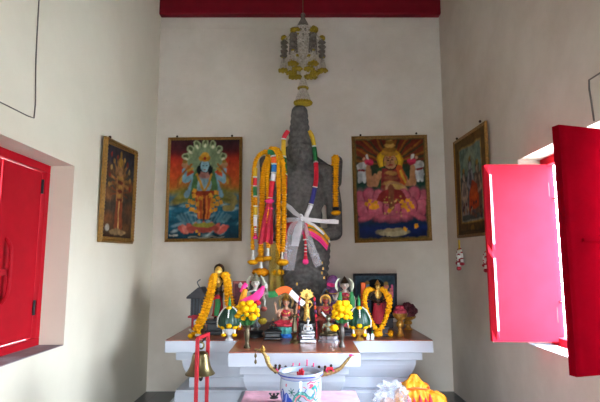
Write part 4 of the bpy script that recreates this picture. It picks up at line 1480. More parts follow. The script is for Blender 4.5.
for pts, rr in (([at(216, 277, Yb + .05), at(213, 277, Yb - .05), at(211, 284, Yb - .11), at(207.5, 298, Yb - .125), at(203, 312, Yb - .13), at(198, 323, Yb - .13), at(194.5, 331, Yb - .14)], .027),
                ([at(217, 277, Yb + .06), at(215, 275.5, Yb - .06), at(214.2, 284, Yb - .12), at(211.5, 298, Yb - .135), at(206.5, 313, Yb - .14), at(201.5, 325, Yb - .14), at(197.5, 332, Yb - .15)], .024),
                ([at(222, 277, Yb + .05), at(226, 275, Yb - .05), at(229, 284, Yb - .11), at(230.5, 297, Yb - .12), at(233, 309, Yb - .12), at(237.5, 318, Yb - .12), at(240.5, 330, Yb - .12)], .027),
                ([at(221.5, 277, Yb + .06), at(224, 275, Yb - .06), at(225.8, 284, Yb - .12), at(226.5, 296, Yb - .13), at(227.5, 306, Yb - .135)], .022)):
    mb = MB(); garland(mb, pts, rr); mb.build('strand', M['mari'], gr)
for k, (px, py) in enumerate(((193.5, 334.5), (198.5, 334.5), (190.5, 336.5))):
    f_ = MB(); p = onz(px, py + 1.5); flower(f_, p + Vector((0, 0, .018)), .024)
    o = f_.build('marigold_flower', M['mari2'], org=(p.x, p.y, TOP)); tag(o, ['loose marigold head between two others left of the black pedestal', 'loose marigold head nearest the black pedestal at the left', 'loose marigold head at the far left edge of the altar tiles'][k], 'flower', 'loose marigold heads')
p = onz(190, 331); q_ = MB(); q_.tube(curve([p + Vector((0, 0, .012)), onz(197, 336.5) + Vector((0, 0, .012)), onz(204, 337) + Vector((0, 0, .012))], .012), [.01 + .003 * (i % 2) for i in range(len(curve([p, onz(197, 336.5), onz(204, 337)], .012)))], 8)
tag(q_.build('jasmine_string', M['jas'], org=p), 'short white jasmine string lying on the tiles by the black pedestal', 'garland')

# --- spirit house model
p = onz(198, 328.5)
r = thing('spirit_house', 'small slate grey model house with pitched roofs at the left end of the altar', 'model house', (p.x, 4.72, TZ), None, True)
x0, x1 = at(191.5, 300, 4.72).x, at(206, 300, 4.72).x; zb, zm, zt = zat(315, 4.72), zat(298, 4.72), zat(287, 4.72)
mb = MB(); mb.span((x0 + .02, 4.64, TZ), (x1 - .02, 4.8, zb - .018)); mb.build('stand', M['dark'], r, smooth=False, bevel=.004)
mb = MB(); mb.span((x0 - .01, 4.62, zb - .018), (x1 + .01, 4.82, zb)); mb.build('platform', M['crim'], r, smooth=False, bevel=.003)
mb = MB(); mb.span((x0 + .008, 4.65, zb), (x1 - .008, 4.8, zm)); mb.build('wall', M['slate'], r, smooth=False)
for k in range(4):
    x = x0 + .025 + (x1 - x0 - .05) * k / 3
    b = MB(); b.span((x - .006, 4.635, zb), (x + .006, 4.65, zm)); b.build('column', M['dark'], r, smooth=False)
xm = (x0 + x1) / 2
b = MB(); b.prism([(x0 - .025, 4.61, zm), (x1 + .02, 4.61, zm), (x1 + .015, 4.61, zm + .02), (xm + .04, 4.61, zt), (xm + .01, 4.61, zt), (x0 - .025, 4.61, zm + .018)], (0, .22, 0)); b.build('roof', M['dark'], r, smooth=False, bevel=.003)
b = MB(); b.tube(curve([(xm + .025, 4.63, zt), (xm + .0, 4.63, zt + .05), (xm + .03, 4.63, zt + .075)], .015), .006, 6); b.build('finial', M['slate'], r)
p = onz(196.5, 330.5)
r = thing('incense_box', 'small red and white printed packet standing before the slate model house', 'packet', (p.x, 4.52, TZ), None, True)
mb = MB(); zz = zat(315, 4.52); mb.span((at(192, 320, 4.52).x, 4.5, TZ), (at(200.5, 320, 4.52).x, 4.54, zz)); mb.build('carton', M['crim'], r, smooth=False, bevel=.003)
mb = MB(); mb.span((at(193.5, 320, 4.5).x, 4.496, TZ + .03), (at(199, 320, 4.5).x, 4.4995, zz - .03)); mb.build('printed_panel', M['purple'], r, smooth=False)
mb = MB(); mb.ball(((at(196, 320, 4.5).x), 4.495, (TZ + zz) / 2 + .01), (.02, .003, .03)); mb.build('white_motif', M['pale'], r)

# --- small dark red framed picture behind the four-armed statue on the left
Yq = 4.62
r = thing('framed_print', 'small dark red frame standing behind the pink-sashed statue', 'picture', at(241, 320, Yq), None, True); r.location.z = TZ
mb = MB(); mb.span((at(232.5, 300, Yq).x, Yq, TZ), (at(252, 300, Yq).x, Yq + .03, zat(281, Yq))); mb.build('frame', M['rust'], r, smooth=False, bevel=.006)
mb = MB(); mb.span((at(234.5, 300, Yq).x, Yq - .004, TZ + .03), (at(250, 300, Yq).x, Yq - .0005, zat(283.5, Yq))); mb.build('print', M['darkfl'], r, smooth=False)

# --- four-armed pale statue with crescent halo and pink sash
r = stand('deity_statue', 'pale-faced four-armed standing statue with white crescent halo and pink sash', 'statue', 255, 337)
ph = hz(330, r); pedestal(r, .075, ph, M['black'])
Hs = (hz(279, r) - ph) * .97
f = figure(r, Hs, False, M['pale'], [(-1, (-.27, .02, .72), (-.235, -.05, .88)), (1, (.25, .02, .72), (.22, -.05, .9)), (-1, (-.18, -.04, .6), (-.12, -.14, .5)), (1, (.2, -.03, .6), (.2, -.12, .5))], M['black'], ph, M['blueskin'], head=1.4)
crown(r, f, M['tarn'], 1.7, M['black']); halo(r, f, M['halo'], 2.0, arcs=True)
Yf = r.location.y
for px, py in ((240.5, 287), (265.5, 287.5)):
    b = MB(); b.lathe([(0, -.02), (.018, -.01), (.02, .01), (.008, .028), (0, .034)], at(px, py - 1, Yf - .045), 14); b.build('attribute', M['pale'], r)
r2 = thing('pink_scarf', 'bright pink satin scarf slung across the statue with the crescent halo', 'sash', at(254, 296, Yf - .12), None, True)
mb = MB(); mb.strip(curve([at(263.5, 286, Yf - .105), at(260, 293, Yf - .115), at(254, 298.5, Yf - .125), at(247.5, 301, Yf - .125), at(241.5, 304, Yf - .11)], .03), [.01, .022, .03, .034, .035, .033, .03, .027, .024, .02, .016, .016, .016, .016, .016, .016][:len(curve([at(263.5, 286, Yf - .105), at(260, 293, Yf - .115), at(254, 298.5, Yf - .125), at(247.5, 301, Yf - .125), at(241.5, 304, Yf - .11)], .03))], .01)
mb.build('band', M['hot'], r2)
mb = MB(); mb.strip([at(246.5, 284, Yf - .07), at(243.5, 287.5, Yf - .09), at(241, 292, Yf - .085)], [.02, .02, .012], .008); mb.build('end', M['hot'], r2)
r2 = thing('orange_scarf', 'folded orange scarf hanging beside the pink sash at the left', 'cloth', at(243, 295, Yf - .13), None, True)
mb = MB(); mb.strip([at(245.5, 289, Yf - .095), at(243.5, 296, Yf - .1), at(241, 306, Yf - .1)], [.018, .026, .03], .012); mb.build('fold', M['saff'], r2)
for px, py, rr, mm, lb in ((257.5, 303, .03, 'rose', 'red cloth rose on the chest of the statue with the crescent halo'), (262.5, 321, .036, 'olivefl', 'dried yellow flower hanging at the side of the statue with the crescent halo'), (264, 309, .026, 'rust', 'brown dried flower by the hip of the statue with the crescent halo')):
    b = MB(); p = at(px, py, Yf - .125); flower(b, p, rr); tag(b.build('cloth_flower', M[mm], org=p), lb, 'flower')

# --- low black seated figure
r = stand('black_statuette', 'low black seated statuette with a gold-tipped head beside the crescent halo statue', 'statuette', 273, 339)
ph = .07; pedestal(r, .075, ph, M['black'], sq=True)
f = figure(r, (hz(320, r) - ph) / .86, True, M['black'], [(-1, (-.26, -.08, .3), (-.16, -.25, .2)), (1, (.26, -.08, .3), (.16, -.25, .2))], M['black'], ph, face=False, wide=1.25)
b = MB(); q = f['hr'] * f['k']; b.lathe([(q * .8, 0), (q * .5, q * .7), (q * .15, q * 1.5), (0, q * 1.9)], f['w'](0, 0, f['hd'] + f['hr'] * .4), 12); b.build('gold_cap', M['gold'], r)

# --- seated goddess in red on blue lotus base
r = stand('goddess_statue', 'seated four-armed statue in a red dress with ring halo on a blue lotus base', 'statue', 286, 337)
ph = hz(326.5, r)
mb = MB(); o = Vector(r.location)
mb.lathe([(.082, 0), (.085, ph * .2), (.07, ph * .35)], o, 28, sy=.8, rip=.06, ripn=14); mb.build('base', M['azure'], r)
mb = MB(); mb.lathe([(.068, ph * .33), (.086, ph * .55), (.092, ph * .8), (.075, ph)], o, 28, sy=.8, rip=.08, ripn=12); mb.build('lotus_seat', M['teal'], r)
f = figure(r, (hz(299, r) - ph) / .86, True, M['skin'], [(-1, (-.33, -.02, .42), (-.36, -.1, .66)), (1, (.33, -.02, .42), (.36, -.1, .66)), (-1, (-.26, -.08, .3), (-.2, -.26, .3)), (1, (.26, -.08, .3), (.2, -.26, .22))], M['dress'], ph, M['dress'], wide=.95)
crown(r, f, M['gold'], 1.9, M['black']); halo(r, f, M['oldgold'], 2.1, full=False)
Yh = r.location.y

# --- tricolour ribbon strung across the statue heads
r = thing('tricolour_ribbon', 'green, orange and white ribbon strung between the altar statues over the ring halo', 'ribbon', at(285, 290, Yh - .09), None, True)
for nm, pts, w_, mm in (('green_length', ((268.5, 294.5), (272, 294.5), (277.5, 293)), .026, 'green'), ('orange_length', ((276.8, 293), (281, 290.5), (286, 289.3), (290.5, 291.5)), .028, 'orange'), ('white_length', ((290, 291.5), (294, 295.5), (298.5, 300), (303.5, 304)), .024, 'white')):
    mb = MB(); mb.strip(curve([at(x, y, Yh - .1 + max(0, x - 291) * .007) for x, y in pts], .02), w_, .008); mb.build(nm, M[mm], r)

# --- slim bronze multi-armed figurine
r = stand('bronze_figurine', 'slim aged brass many-armed figurine on a round foot at the front of the altar', 'figurine', 294.5, 343)
ph = hz(333, r); mb = MB(); mb.lathe([(.036, 0), (.038, ph * .2), (.02, ph * .4), (.02, ph * .7), (.034, ph)], r.location, 18); mb.build('foot', M['brass'], r)
f = figure(r, hz(310, r) - ph, False, M['olive'], [(-1, (-.28, 0, .66), (-.34, -.04, .95)), (1, (.28, 0, .66), (.34, -.04, .95)), (-1, (-.26, -.04, .58), (-.36, -.12, .62)), (1, (.26, -.04, .58), (.36, -.12, .62))], M['olive'], ph, face=False)
crown(r, f, M['olive'], 2.2)

# --- gilt figure with the fan headdress
p = onz(307, 336); r = thing('gilt_statue', 'gilt standing figure with a fan-shaped headdress behind the silver seated statuette', 'statue', (p.x, 4.3, TZ), None, True)
ph = hz(322, r); pedestal(r, .07, ph, M['black'], sq=True)
f = figure(r, (hz(294.5, r) - ph), False, M['brightgold'], [(-1, (-.2, -.02, .62), (-.13, -.12, .56)), (1, (.2, -.02, .62), (.13, -.12, .56))], M['brightgold'], ph, face=False)
mb = MB(); W = f['w']; pts = []
for k in range(19):
    a = radians(-95 + 190 * k / 18); R = .33 if k % 3 == 0 else .26
    pts.append(W(R * sin(a) * .85, .055, .96 + R * cos(a) * .8))
mb.prism(pts + [W(.06, .055, .82), W(-.06, .055, .82)], (0, .015, 0)); mb.build('fan_headdress', M['brightgold'], r, smooth=False, bevel=.002)
crown(r, f, M['brightgold'], 1.7)
for s_, lab in ((-1, 'left'), (1, 'right')):
    rr = thing('bead_string', 'string of red, blue and orange flower beads at the %s of the gilt fan-crowned figure' % lab, 'garland', at(307 + s_ * 9, 303, 4.17), 'bead strings by the gilt figure', True)
    for k, cn in enumerate(('rose', 'purple', 'orange', 'purple', 'rose', 'crim')):
        b = MB(); b.ball(at(307 + s_ * (7.5 + .35 * k), 299 + 4.2 * k, 4.17), (.011, .011, .014), 10, 7, None, .1); b.build('bead', M[cn], rr)
    b = MB(); e_ = at(307 + s_ * 9.6, 326, 4.17); b.tube([at(307 + s_ * 7.2, 296, 4.17), e_, Vector((e_.x, e_.y, TOP + .002))], .004, 6); b.build('thread', M['crim'], rr)

# --- silver seated statuette
r = stand('silver_statuette', 'shiny silver seated statuette on a stepped silver base at the centre of the altar', 'statuette', 308, 342)
ph = hz(333.5, r)
mb = MB(); o = Vector(r.location); mb.box(o + Vector((0, 0, ph * .2)), (.13, .1, ph * .4)); mb.box(o + Vector((0, 0, ph * .55)), (.095, .08, ph * .3)); mb.box(o + Vector((0, 0, ph * .85)), (.112, .085, ph * .3))
mb.build('base', M['silver'], r, smooth=False, bevel=.005)
f = figure(r, (hz(319.5, r) - ph) / .84, True, M['brightsilver'], [(-1, (-.27, -.05, .28), (-.22, -.24, .17)), (1, (.27, -.05, .28), (.1, -.28, .2))], M['brightsilver'], ph, face=False)
crown(r, f, M['silver'], 1.5)

# --- small red deity with yellow halo
p = onz(326, 336); r = thing('red_statuette', 'small red-bodied statuette with a round yellow halo behind the bronze seated figure', 'statuette', (p.x, 4.3, TZ), None, True)
ph = hz(321, r); pedestal(r, .06, ph, M['rust'])
f = figure(r, (hz(298, r) - ph) / .86, True, M['rust'], [(-1, (-.3, -.04, .36), (-.3, -.2, .5)), (1, (.3, -.04, .36), (.3, -.2, .5)), (-1, (-.26, -.06, .28), (-.14, -.26, .26)), (1, (.26, -.06, .28), (.14, -.26, .26))], M['rust'], ph, M['dress'])
crown(r, f, M['gold'], 1.2, M['black']); halo(r, f, M['yhalo'], 1.75)
mb = MB(); mb.strip([at(322, 312, r.location.y - .1), at(325, 316, r.location.y - .105), at(329, 319, r.location.y - .1)], .008, .004); mb.build('white_sash', M['white'], r)

# --- bronze seated figure on silver base
r = stand('bronze_statuette', 'tarnished bronze seated statuette on a silvery base left of the dark vase', 'statuette', 328.5, 342)
ph = hz(335.5, r); mb = MB(); o = Vector(r.location)
mb.lathe([(.082, 0), (.084, ph * .3), (.07, ph * .5), (.076, ph)], o, 22, sy=.7, rip=.06, ripn=11); mb.build('base', M['silver'], r)
f = figure(r, (hz(316.5, r) - ph) / .86, True, M['tarn'], [(-1, (-.28, -.05, .3), (-.26, -.24, .2)), (1, (.28, -.05, .3), (.16, -.28, .34))], M['olive'], ph, face=False)
crown(r, f, M['olive'], 1.3)
b = MB(); p = at(334, 328, r.location.y - .085); flower(b, p, .034); st_ = MB(); 
rr = thing('single_marigold', 'single yellow marigold resting in the lap of the bronze seated statuette', 'flower', p, None, True); b.build('bloom', M['mari2'], rr)
b = MB(); b.tube([p, p + Vector((.02, .03, -.03))], .004, 6); b.build('stem', M['leaf'], rr)

# --- pale standing goddess with crescent halo (right)
p = onz(346, 336); r = thing('deity_statue', 'pale-faced statue in a rust-red dress with white crescent halo, behind the dark vase', 'statue', (p.x, 4.36, TZ), None, True)
ph = .05; pedestal(r, .09, ph, M['dark'])
Hs = hz(280.5, r) - ph
f = figure(r, Hs * .95, False, M['palerose'], [(-1, (-.2, -.02, .62), (-.16, -.12, .62)), (1, (.2, -.02, .62), (.2, -.1, .5)), (-1, (-.22, .02, .64), (-.24, -.06, .7)), (1, (.22, .02, .64), (.24, -.06, .66))], M['dress'], ph, M['dress'], head=1.4, wide=1.1)
crown(r, f, M['bronze'], 1.6, M['black']); halo(r, f, M['halo'], 2.0, arcs=True)
mb = MB(); Yn = r.location.y
mb.strip([at(340.5, 292, Yn - .09), at(340, 300, Yn - .11), at(340.5, 314, Yn - .11)], [.012, .02, .022], .005); mb.build('green_shawl', M['green'], r)
mb = MB(); mb.strip([at(351.5, 292, Yn - .09), at(352.5, 300, Yn - .11), at(352, 314, Yn - .11)], [.012, .02, .022], .005); mb.build('green_shawl', M['green'], r)

# --- dark figure wrapped in purple cloth
p = at(333, 320, 4.62); r = thing('cloth_wrapped_figure', 'dark figure wrapped in purple and pink cloth behind the pale rust-dressed statue', 'statue', (p.x, 4.62, TZ), None, True)
ph = .06; pedestal(r, .1, ph, M['dark'])
f = figure(r, hz(279, r) - ph, False, M['blueskin'], [(-1, (-.19, -.04, .6), (-.08, -.13, .6)), (1, (.19, -.04, .6), (.08, -.13, .6))], M['purple'], ph, M['purple'], wide=1.35, head=1.5)
mb = MB(); q = f['hr'] * f['k']; mb.lathe([(q * 1.3, -q * 1.6), (q * 1.35, -q * .4), (q * 1.15, q * .5), (q * .7, q * 1.1), (0, q * 1.35)], f['w'](0, f['hr'] * .2, f['hd']), 18, rip=.05, ripn=7); mb.build('hood', M['purple'], r)
mb = MB(); mb.strip([at(327.5, 284, 4.5), at(331, 285, 4.48), at(335, 285.5, 4.49)], [.012, .018, .014], .008); mb.build('pink_trim', M['pink'], r)

# --- dark framed print on the altar
Yp = 4.80
picture('dark framed print of two crowned figures under an arch at the back right',
        (at(353.5, 318, Yp), at(397.3, 318, Yp), at(397, 273.3, Yp + .05), at(353.3, 273.5, Yp + .05)), print_two_gods(), .022, .025, M['dark'], hooks=False)
# it stands on a box so its lower edge is carried
pz = at(375, 318, Yp).z
r = thing('picture_stand', 'dark wooden block carrying the dark framed print at the back right', 'stand', (at(375, 318, Yp).x, Yp + .03, TZ), None, True)
mb = MB(); mb.span((at(358, 318, Yp).x, Yp - .01, TZ), (at(393, 318, Yp).x, Yp + .1, pz - .001)); mb.build('block', M['dark'], r, smooth=False, bevel=.005)

# --- orange pack
p = at(363.5, 302, 4.45); r = thing('orange_candle', 'tall flat orange block standing left of the garlanded figure', 'candle', (p.x, 4.45, TZ), None, True)
mb = MB(); mb.span((at(361, 300, 4.45).x, 4.43, TZ), (at(366, 300, 4.45).x, 4.47, zat(282.5, 4.45))); mb.build('block', M['orange'], r, smooth=False, bevel=.006)

# --- garlanded gold and black figure with red skirt
p = onz(376, 333); r = thing('garlanded_statue', 'black and gold figure in a red skirt framed by a marigold loop, at the right', 'statue', (p.x, 4.32, TZ), None, True)
ph = hz(326, r); pedestal(r, .085, ph, M['dark'], sq=True)
f = figure(r, hz(283, r) - ph, False, M['bronze'], [(-1, (-.19, -.03, .64), (-.1, -.13, .6)), (1, (.19, -.03, .64), (.1, -.13, .6))], M['crim'], ph, M['black'], face=False, wide=1.2)
W = f['w']; q = f['hr'] * f['k']
mb = MB(); mb.ball(W(0, -f['hr'] * .5, f['hd'] - f['hr'] * .15), (q * .72, q * .62, q * .9)); mb.build('gilt_face', M['brightgold'], r)
crown(r, f, M['gold'], 1.7)
mb = MB(); mb.ball(W(0, -.068, .74), (.075 * f['k'], .03 * f['k'], .11 * f['k']), 14, 10, None, .14); mb.build('gilt_breastplate', M['brightgold'], r)
mb = MB(); mb.ball(W(0, -.01, .68), (.15 * f['k'], .07 * f['k'], .12 * f['k']), 14, 9, None, .05); mb.build('black_jacket', M['black'], r)
Yr = r.location.y
gr = thing('marigold_garland', 'marigold loop framing the black and gold figure in the red skirt', 'garland', at(375, 285, Yr - .1), None, True)
mb = MB()
garland(mb, [at(373, 291, Yr + .06), at(368, 289.5, Yr - .03), at(365, 296, Yr - .115), at(365.5, 306, Yr - .13), at(369, 317, Yr - .14), at(374, 326, Yr - .15), at(378, 331, Yr - .15)], .023); mb.build('strand', M['mari'], gr)
mb = MB()
garland(mb, [at(378, 291, Yr + .06), at(383, 289.5, Yr - .03), at(387, 296, Yr - .115), at(388.5, 304, Yr - .13), at(387, 314, Yr - .14), at(383.5, 324, Yr - .15), at(379, 331, Yr - .16)], .023); mb.build('strand', M['mari'], gr)
mb = MB(); flower(mb, at(378, 333.5, Yr - .16), .04); mb.build('pendant', M['mari'], gr)
for k in range(5):
    mb = MB(); flower(mb, at(390.2 + .8 * sin(k), 296 + 3.6 * k, Yr - .13), .016, 1); mb.build('bud', M['mari'], gr)
for k, (px, py) in enumerate(((386, 336), (390.5, 336.5), (391, 334.5))):
    b = MB(); p = onz(px, py); flower(b, p + Vector((0, 0, .019)), .025)
    tag(b.build('marigold_flower', M['mari'], org=(p.x, p.y, TOP)), ['loose marigold head fallen nearest the marigold loop at the right', 'loose marigold head at the front of the three fallen by the gold bowl', 'loose marigold head fallen nearest the gold bowl foot'][k], 'flower', 'fallen marigold heads by the gold bowl')
for k, (px, py, cn) in enumerate(((372.5, 341, 'green'), (368, 341, 'black'))):
    p = onz(px, py - 1); rr = thing('small_bottle', ['small clear bottle with a green cap by the folded leaf offering at the right', 'small pale bottle with a black cap by the folded leaf offering at the right'][k], 'bottle', p, 'small bottles at the right', True)
    b = MB(); b.lathe([(.013, 0), (.014, .01), (.014, .045), (.006, .056)], p, 14); b.build('flask', M['glass'], rr)
    b = MB(); b.lathe([(.007, .056), (.007, .07)], p, 12); b.build('cap', M[cn], rr)

# --- gold pedestal bowls with offerings
def bowl(lab, px, base_py, Y, wpx, top_py, m):
    X = at(px, 320, Y).x
    r = thing('pedestal_bowl', lab, 'bowl', (X, Y, TZ), 'gold pedestal bowls', True)
    h = zat(top_py, Y) - TZ; R = wpx / 2 * Y / F
    mb = MB()
    mb.lathe([(R * .55, 0), (R * .57, h * .05), (R * .42, h * .12), (R * .32, h * .22), (R * .28, h * .36), (R * .5, h * .42), (R * .56, h * .52), (R * .5, h * .6), (R * .36, h * .66), (R * .6, h * .74), (R * .92, h * .84), (R * 1.02, h * .94), (R * 1.06, h), (R * .95, h), (R * .7, h * .86), (0, h * .8)], r.location, 28)
    mb.build('body', m, r)
    return r, R, h


r, R, h = bowl('gold pedestal bowl holding pink fruit at the right end of the altar', 400, 336, 4.3, 14, 313, M['gold'])
for k in range(9):
    a = 2 * pi * k / 7; q = Vector(r.location) + (Vector((R * .55 * cos(a), R * .55 * sin(a), h * .98)) if k < 7 else Vector((R * .2 * (k * 2 - 15), 0, h + .03)))
    b = MB(); b.ball(q + Vector((0, 0, .012)), (.027, .027, .026), 12, 8); o = b.build('pink_fruit', M['fruit'], org=q)
    tag(o, 'small round pink fruit heaped in the gold pedestal bowl', 'fruit', 'pink fruit in the gold bowl')
r, R, h = bowl('gold pedestal bowl of withered dark red petals behind the pink fruit', 408, 324, 4.68, 15, 316, M['gold'])
b = MB(); o_ = Vector(r.location)
b.ball(o_ + Vector((0, 0, h + .02)), (R * .95, R * .9, .05), 22, 14, None, .1, .06)
for k in range(16):
    a = 2.4 * k; q_ = (k / 16) ** .5
    b.ball(o_ + Vector((R * 1.0 * q_ * cos(a), R * .9 * q_ * sin(a), h + .1 - .07 * q_ + .012 * (k % 3))), .03, 10, 7, None, .12, .1)
tag(b.build('withered_flowers', M['darkfl'], org=o_ + Vector((0, 0, h))), 'heap of withered dark red flowers in the rear gold bowl', 'flowers')


# --- folded leaf offerings (cone of leaves on a pedestal)
def leaf_offering(lab, px, base_py, m):
    r = stand('leaf_offering', lab, 'offering', px, base_py, 'folded leaf offerings')
    o = Vector(r.location); k = o.y / F
    zb = hz(328, r); zt = hz(307, r); ztip = hz(294.5, r)
    mb = MB(); mb.lathe([(.034, 0), (.036, zb * .1), (.018, zb * .28), (.014, zb * .42), (.03, zb * .55), (.055, zb * .8), (.062, zb), (.05, zb)], o, 24); mb.build('pedestal', m, r)
    R = 10.8 * k
    mb = MB(); n = 60; vs = []; fs = []
    pf = [(.8, 0), (1, .12), (1.0, .3), (.92, .5), (.75, .7), (.52, .88), (.3, .98), (.14, 1.04)]
    for (a_, t_) in pf:
        for i in range(n):
            a = 2 * pi * i / n
            q = R * a_ * (1 + .07 * abs(sin(6 * a)) - .035)
            vs.append(o + Vector((q * cos(a), q * sin(a) * .8, zb + (zt - zb) * t_)))
    for j in range(len(pf) - 1):
        for i in range(n): fs.append((j * n + i, j * n + (i + 1) % n, (j + 1) * n + (i + 1) % n, (j + 1) * n + i))
    fs.append(tuple(range(n - 1, -1, -1))); fs.append(tuple(range((len(pf) - 1) * n, len(pf) * n)))
    mb.add(vs, fs); mb.build('leaf_cone', M['baileaf'], r, angle=50)
    mb = MB(); mb.lathe([(.012, zt - .01), (.014, zt + .02), (.009, zt + (ztip - zt) * .6), (0, ztip)], o, 12); mb.build('leaf_tip', M['green'], r)
    for a0 in (-160, -90, -20):
        a = radians(a0); mb = MB()
        pts = [o + Vector((R * x * 1.06 * cos(a), R * x * 1.06 * sin(a) * .8, zb + (zt - zb) * t)) for x, t in ((1.0, .05), (1.04, .3), (.96, .52), (.78, .72), (.55, .9), (.3, 1.0))]
        if a0 == -90: pts = pts[2:5]
        q = curve(pts, .0065)
        mb.tube(q, [.0062 * (1.15 if i % 2 else .6) for i in range(len(q))], 8); mb.build('jasmine_string', M['jas'], r)
    for dx, pz, rr, dy in ((0, 308, .022, -.03), (-6, 327.5, .02, -.05), (0, 326, .024, -.075), (6, 327.5, .02, -.05), (-9.3, 326, .018, -.02), (9.3, 326, .018, -.02), (-5.5, 335, .019, -.03), (5.5, 335, .019, -.03)):
        b = MB(); p = at(px + dx, pz, o.y + dy); flower(b, p, rr); b.build('marigold', M['mari2'], r)
    for s_ in (-1, 1):
        b = MB(); b.tube([at(px + s_ * 6, 327, o.y - .03), at(px + s_ * 5.6, 334, o.y - .03)], .008, 8); b.build('bud_string', M['jas'], r)
    return r


leaf_offering('green folded leaf cone with jasmine strings on a silver pedestal, at the left', 229, 340.5, M['brightsilver'])
leaf_offering('green folded leaf cone with jasmine strings on a gold pedestal, at the right', 359.3, 340.5, M['gold'])


# --- vases with marigold bouquets
def vase(lab, blab, px, base_py, top_py, m, heads, grp):
    r = stand('flower_vase', lab, 'vase', px, base_py, 'marigold vases')
    o = Vector(r.location); h = hz(top_py, r); k = o.y / F
    mb = MB(); mb.lathe([(3.2 * k, 0), (3.3 * k, h * .06), (2.0 * k, h * .16), (1.7 * k, h * .28), (2.6 * k, h * .45), (2.9 * k, h * .62), (2.2 * k, h * .8), (2.1 * k, h * .88), (3.3 * k, h), (2.6 * k, h), (1.5 * k, h * .85), (0, h * .8)], o, 24)
    mb.build('body', m, r)
    b = thing('marigold_bouquet', blab, 'flowers', o + Vector((0, 0, h)), grp, True)
    fl = MB()
    for i in range(14):
        a = 2 * pi * i / 14; q = o + Vector((0, 0, h * .95)); e_ = at(px + 9 * cos(a), top_py - 5 - 4 * (i % 3), o.y + .05 * sin(a))
        mid = q.lerp(e_, .55) + Vector((0, 0, .01))
        fl.strip([q, mid, e_], [.006, .022, .003], .003, (0, -1, .3))
    fl.build('foliage', M['leaf'], b)
    st = MB(); st.lathe([(.008, h * .8), (.016, h), (.05, h + .05), (.03, h + .07)], o, 14, rip=.15, ripn=7); st.build('stems', M['leaf'], b)
    for (fx, fy, dy, rr) in heads:
        f_ = MB(); flower(f_, at(fx, fy, o.y + dy), rr, .85); f_.build('flower', M['mari2'], b)


vase('tall aged brass vase of yellow marigolds at the front left of the altar', 'bunch of yellow marigolds in the aged brass vase at the front left', 247, 348, 325, M['olive'],
     [(239.5, 307, 0, .024), (243, 304, -.03, .026), (248.5, 303.5, -.03, .026), (254, 306, 0, .024), (240.3, 312, -.05, .026), (245.3, 308.8, -.07, .03), (251, 309, -.06, .029), (256.5, 310.5, -.02, .024), (237.5, 316, -.03, .022), (252.5, 317, -.07, .03), (246.5, 314.5, -.07, .02), (251, 302.5, .02, .022), (243.5, 318.5, -.05, .018), (257.5, 315, 0, .018)], 'marigold bunches in vases')
vase('dark pewter vase of yellow marigolds at the front right of the altar', 'bunch of yellow marigolds in the dark pewter vase at the front right', 342, 347, 323, M['pewter'],
     [(335.3, 306.5, 0, .024), (339, 303.8, -.03, .028), (344.5, 303.5, -.03, .027), (348.8, 307, 0, .025), (335.5, 312, -.05, .028), (340.6, 309, -.07, .03), (346, 310.3, -.06, .03), (349.6, 313.5, -.02, .022), (340.5, 315, -.06, .024), (345.8, 317, -.04, .023), (347, 302.8, .02, .02), (334.2, 316.5, -.02, .02), (350.3, 317.5, -.02, .018), (337.5, 318, -.06, .018)], 'marigold bunches in vases')

# =================================================================== FOREGROUND
# low offering table under a pink cloth
TT = .512
r = thing('offering_table', 'low pink-topped offering table standing in front of the altar', 'table', (0, 2.95, 0), None, True)
mb = MB(); mb.span((-.36, 2.62, TT - .03), (.366, 3.305, TT)); mb.build('tabletop', M['ptable'], r, smooth=False, bevel=.006)
for sx in (-.31, .31):
    for sy in (2.68, 3.24):
        b = MB(); b.span((sx - .025, sy - .025, 0), (sx + .025, sy + .025, TT - .03)); b.build('leg', M['ptable'], r, smooth=False, bevel=.004)
b = MB(); b.span((-.33, 2.66, TT - .09), (.335, 2.675, TT - .03)); b.build('apron', M['ptable'], r, smooth=False)

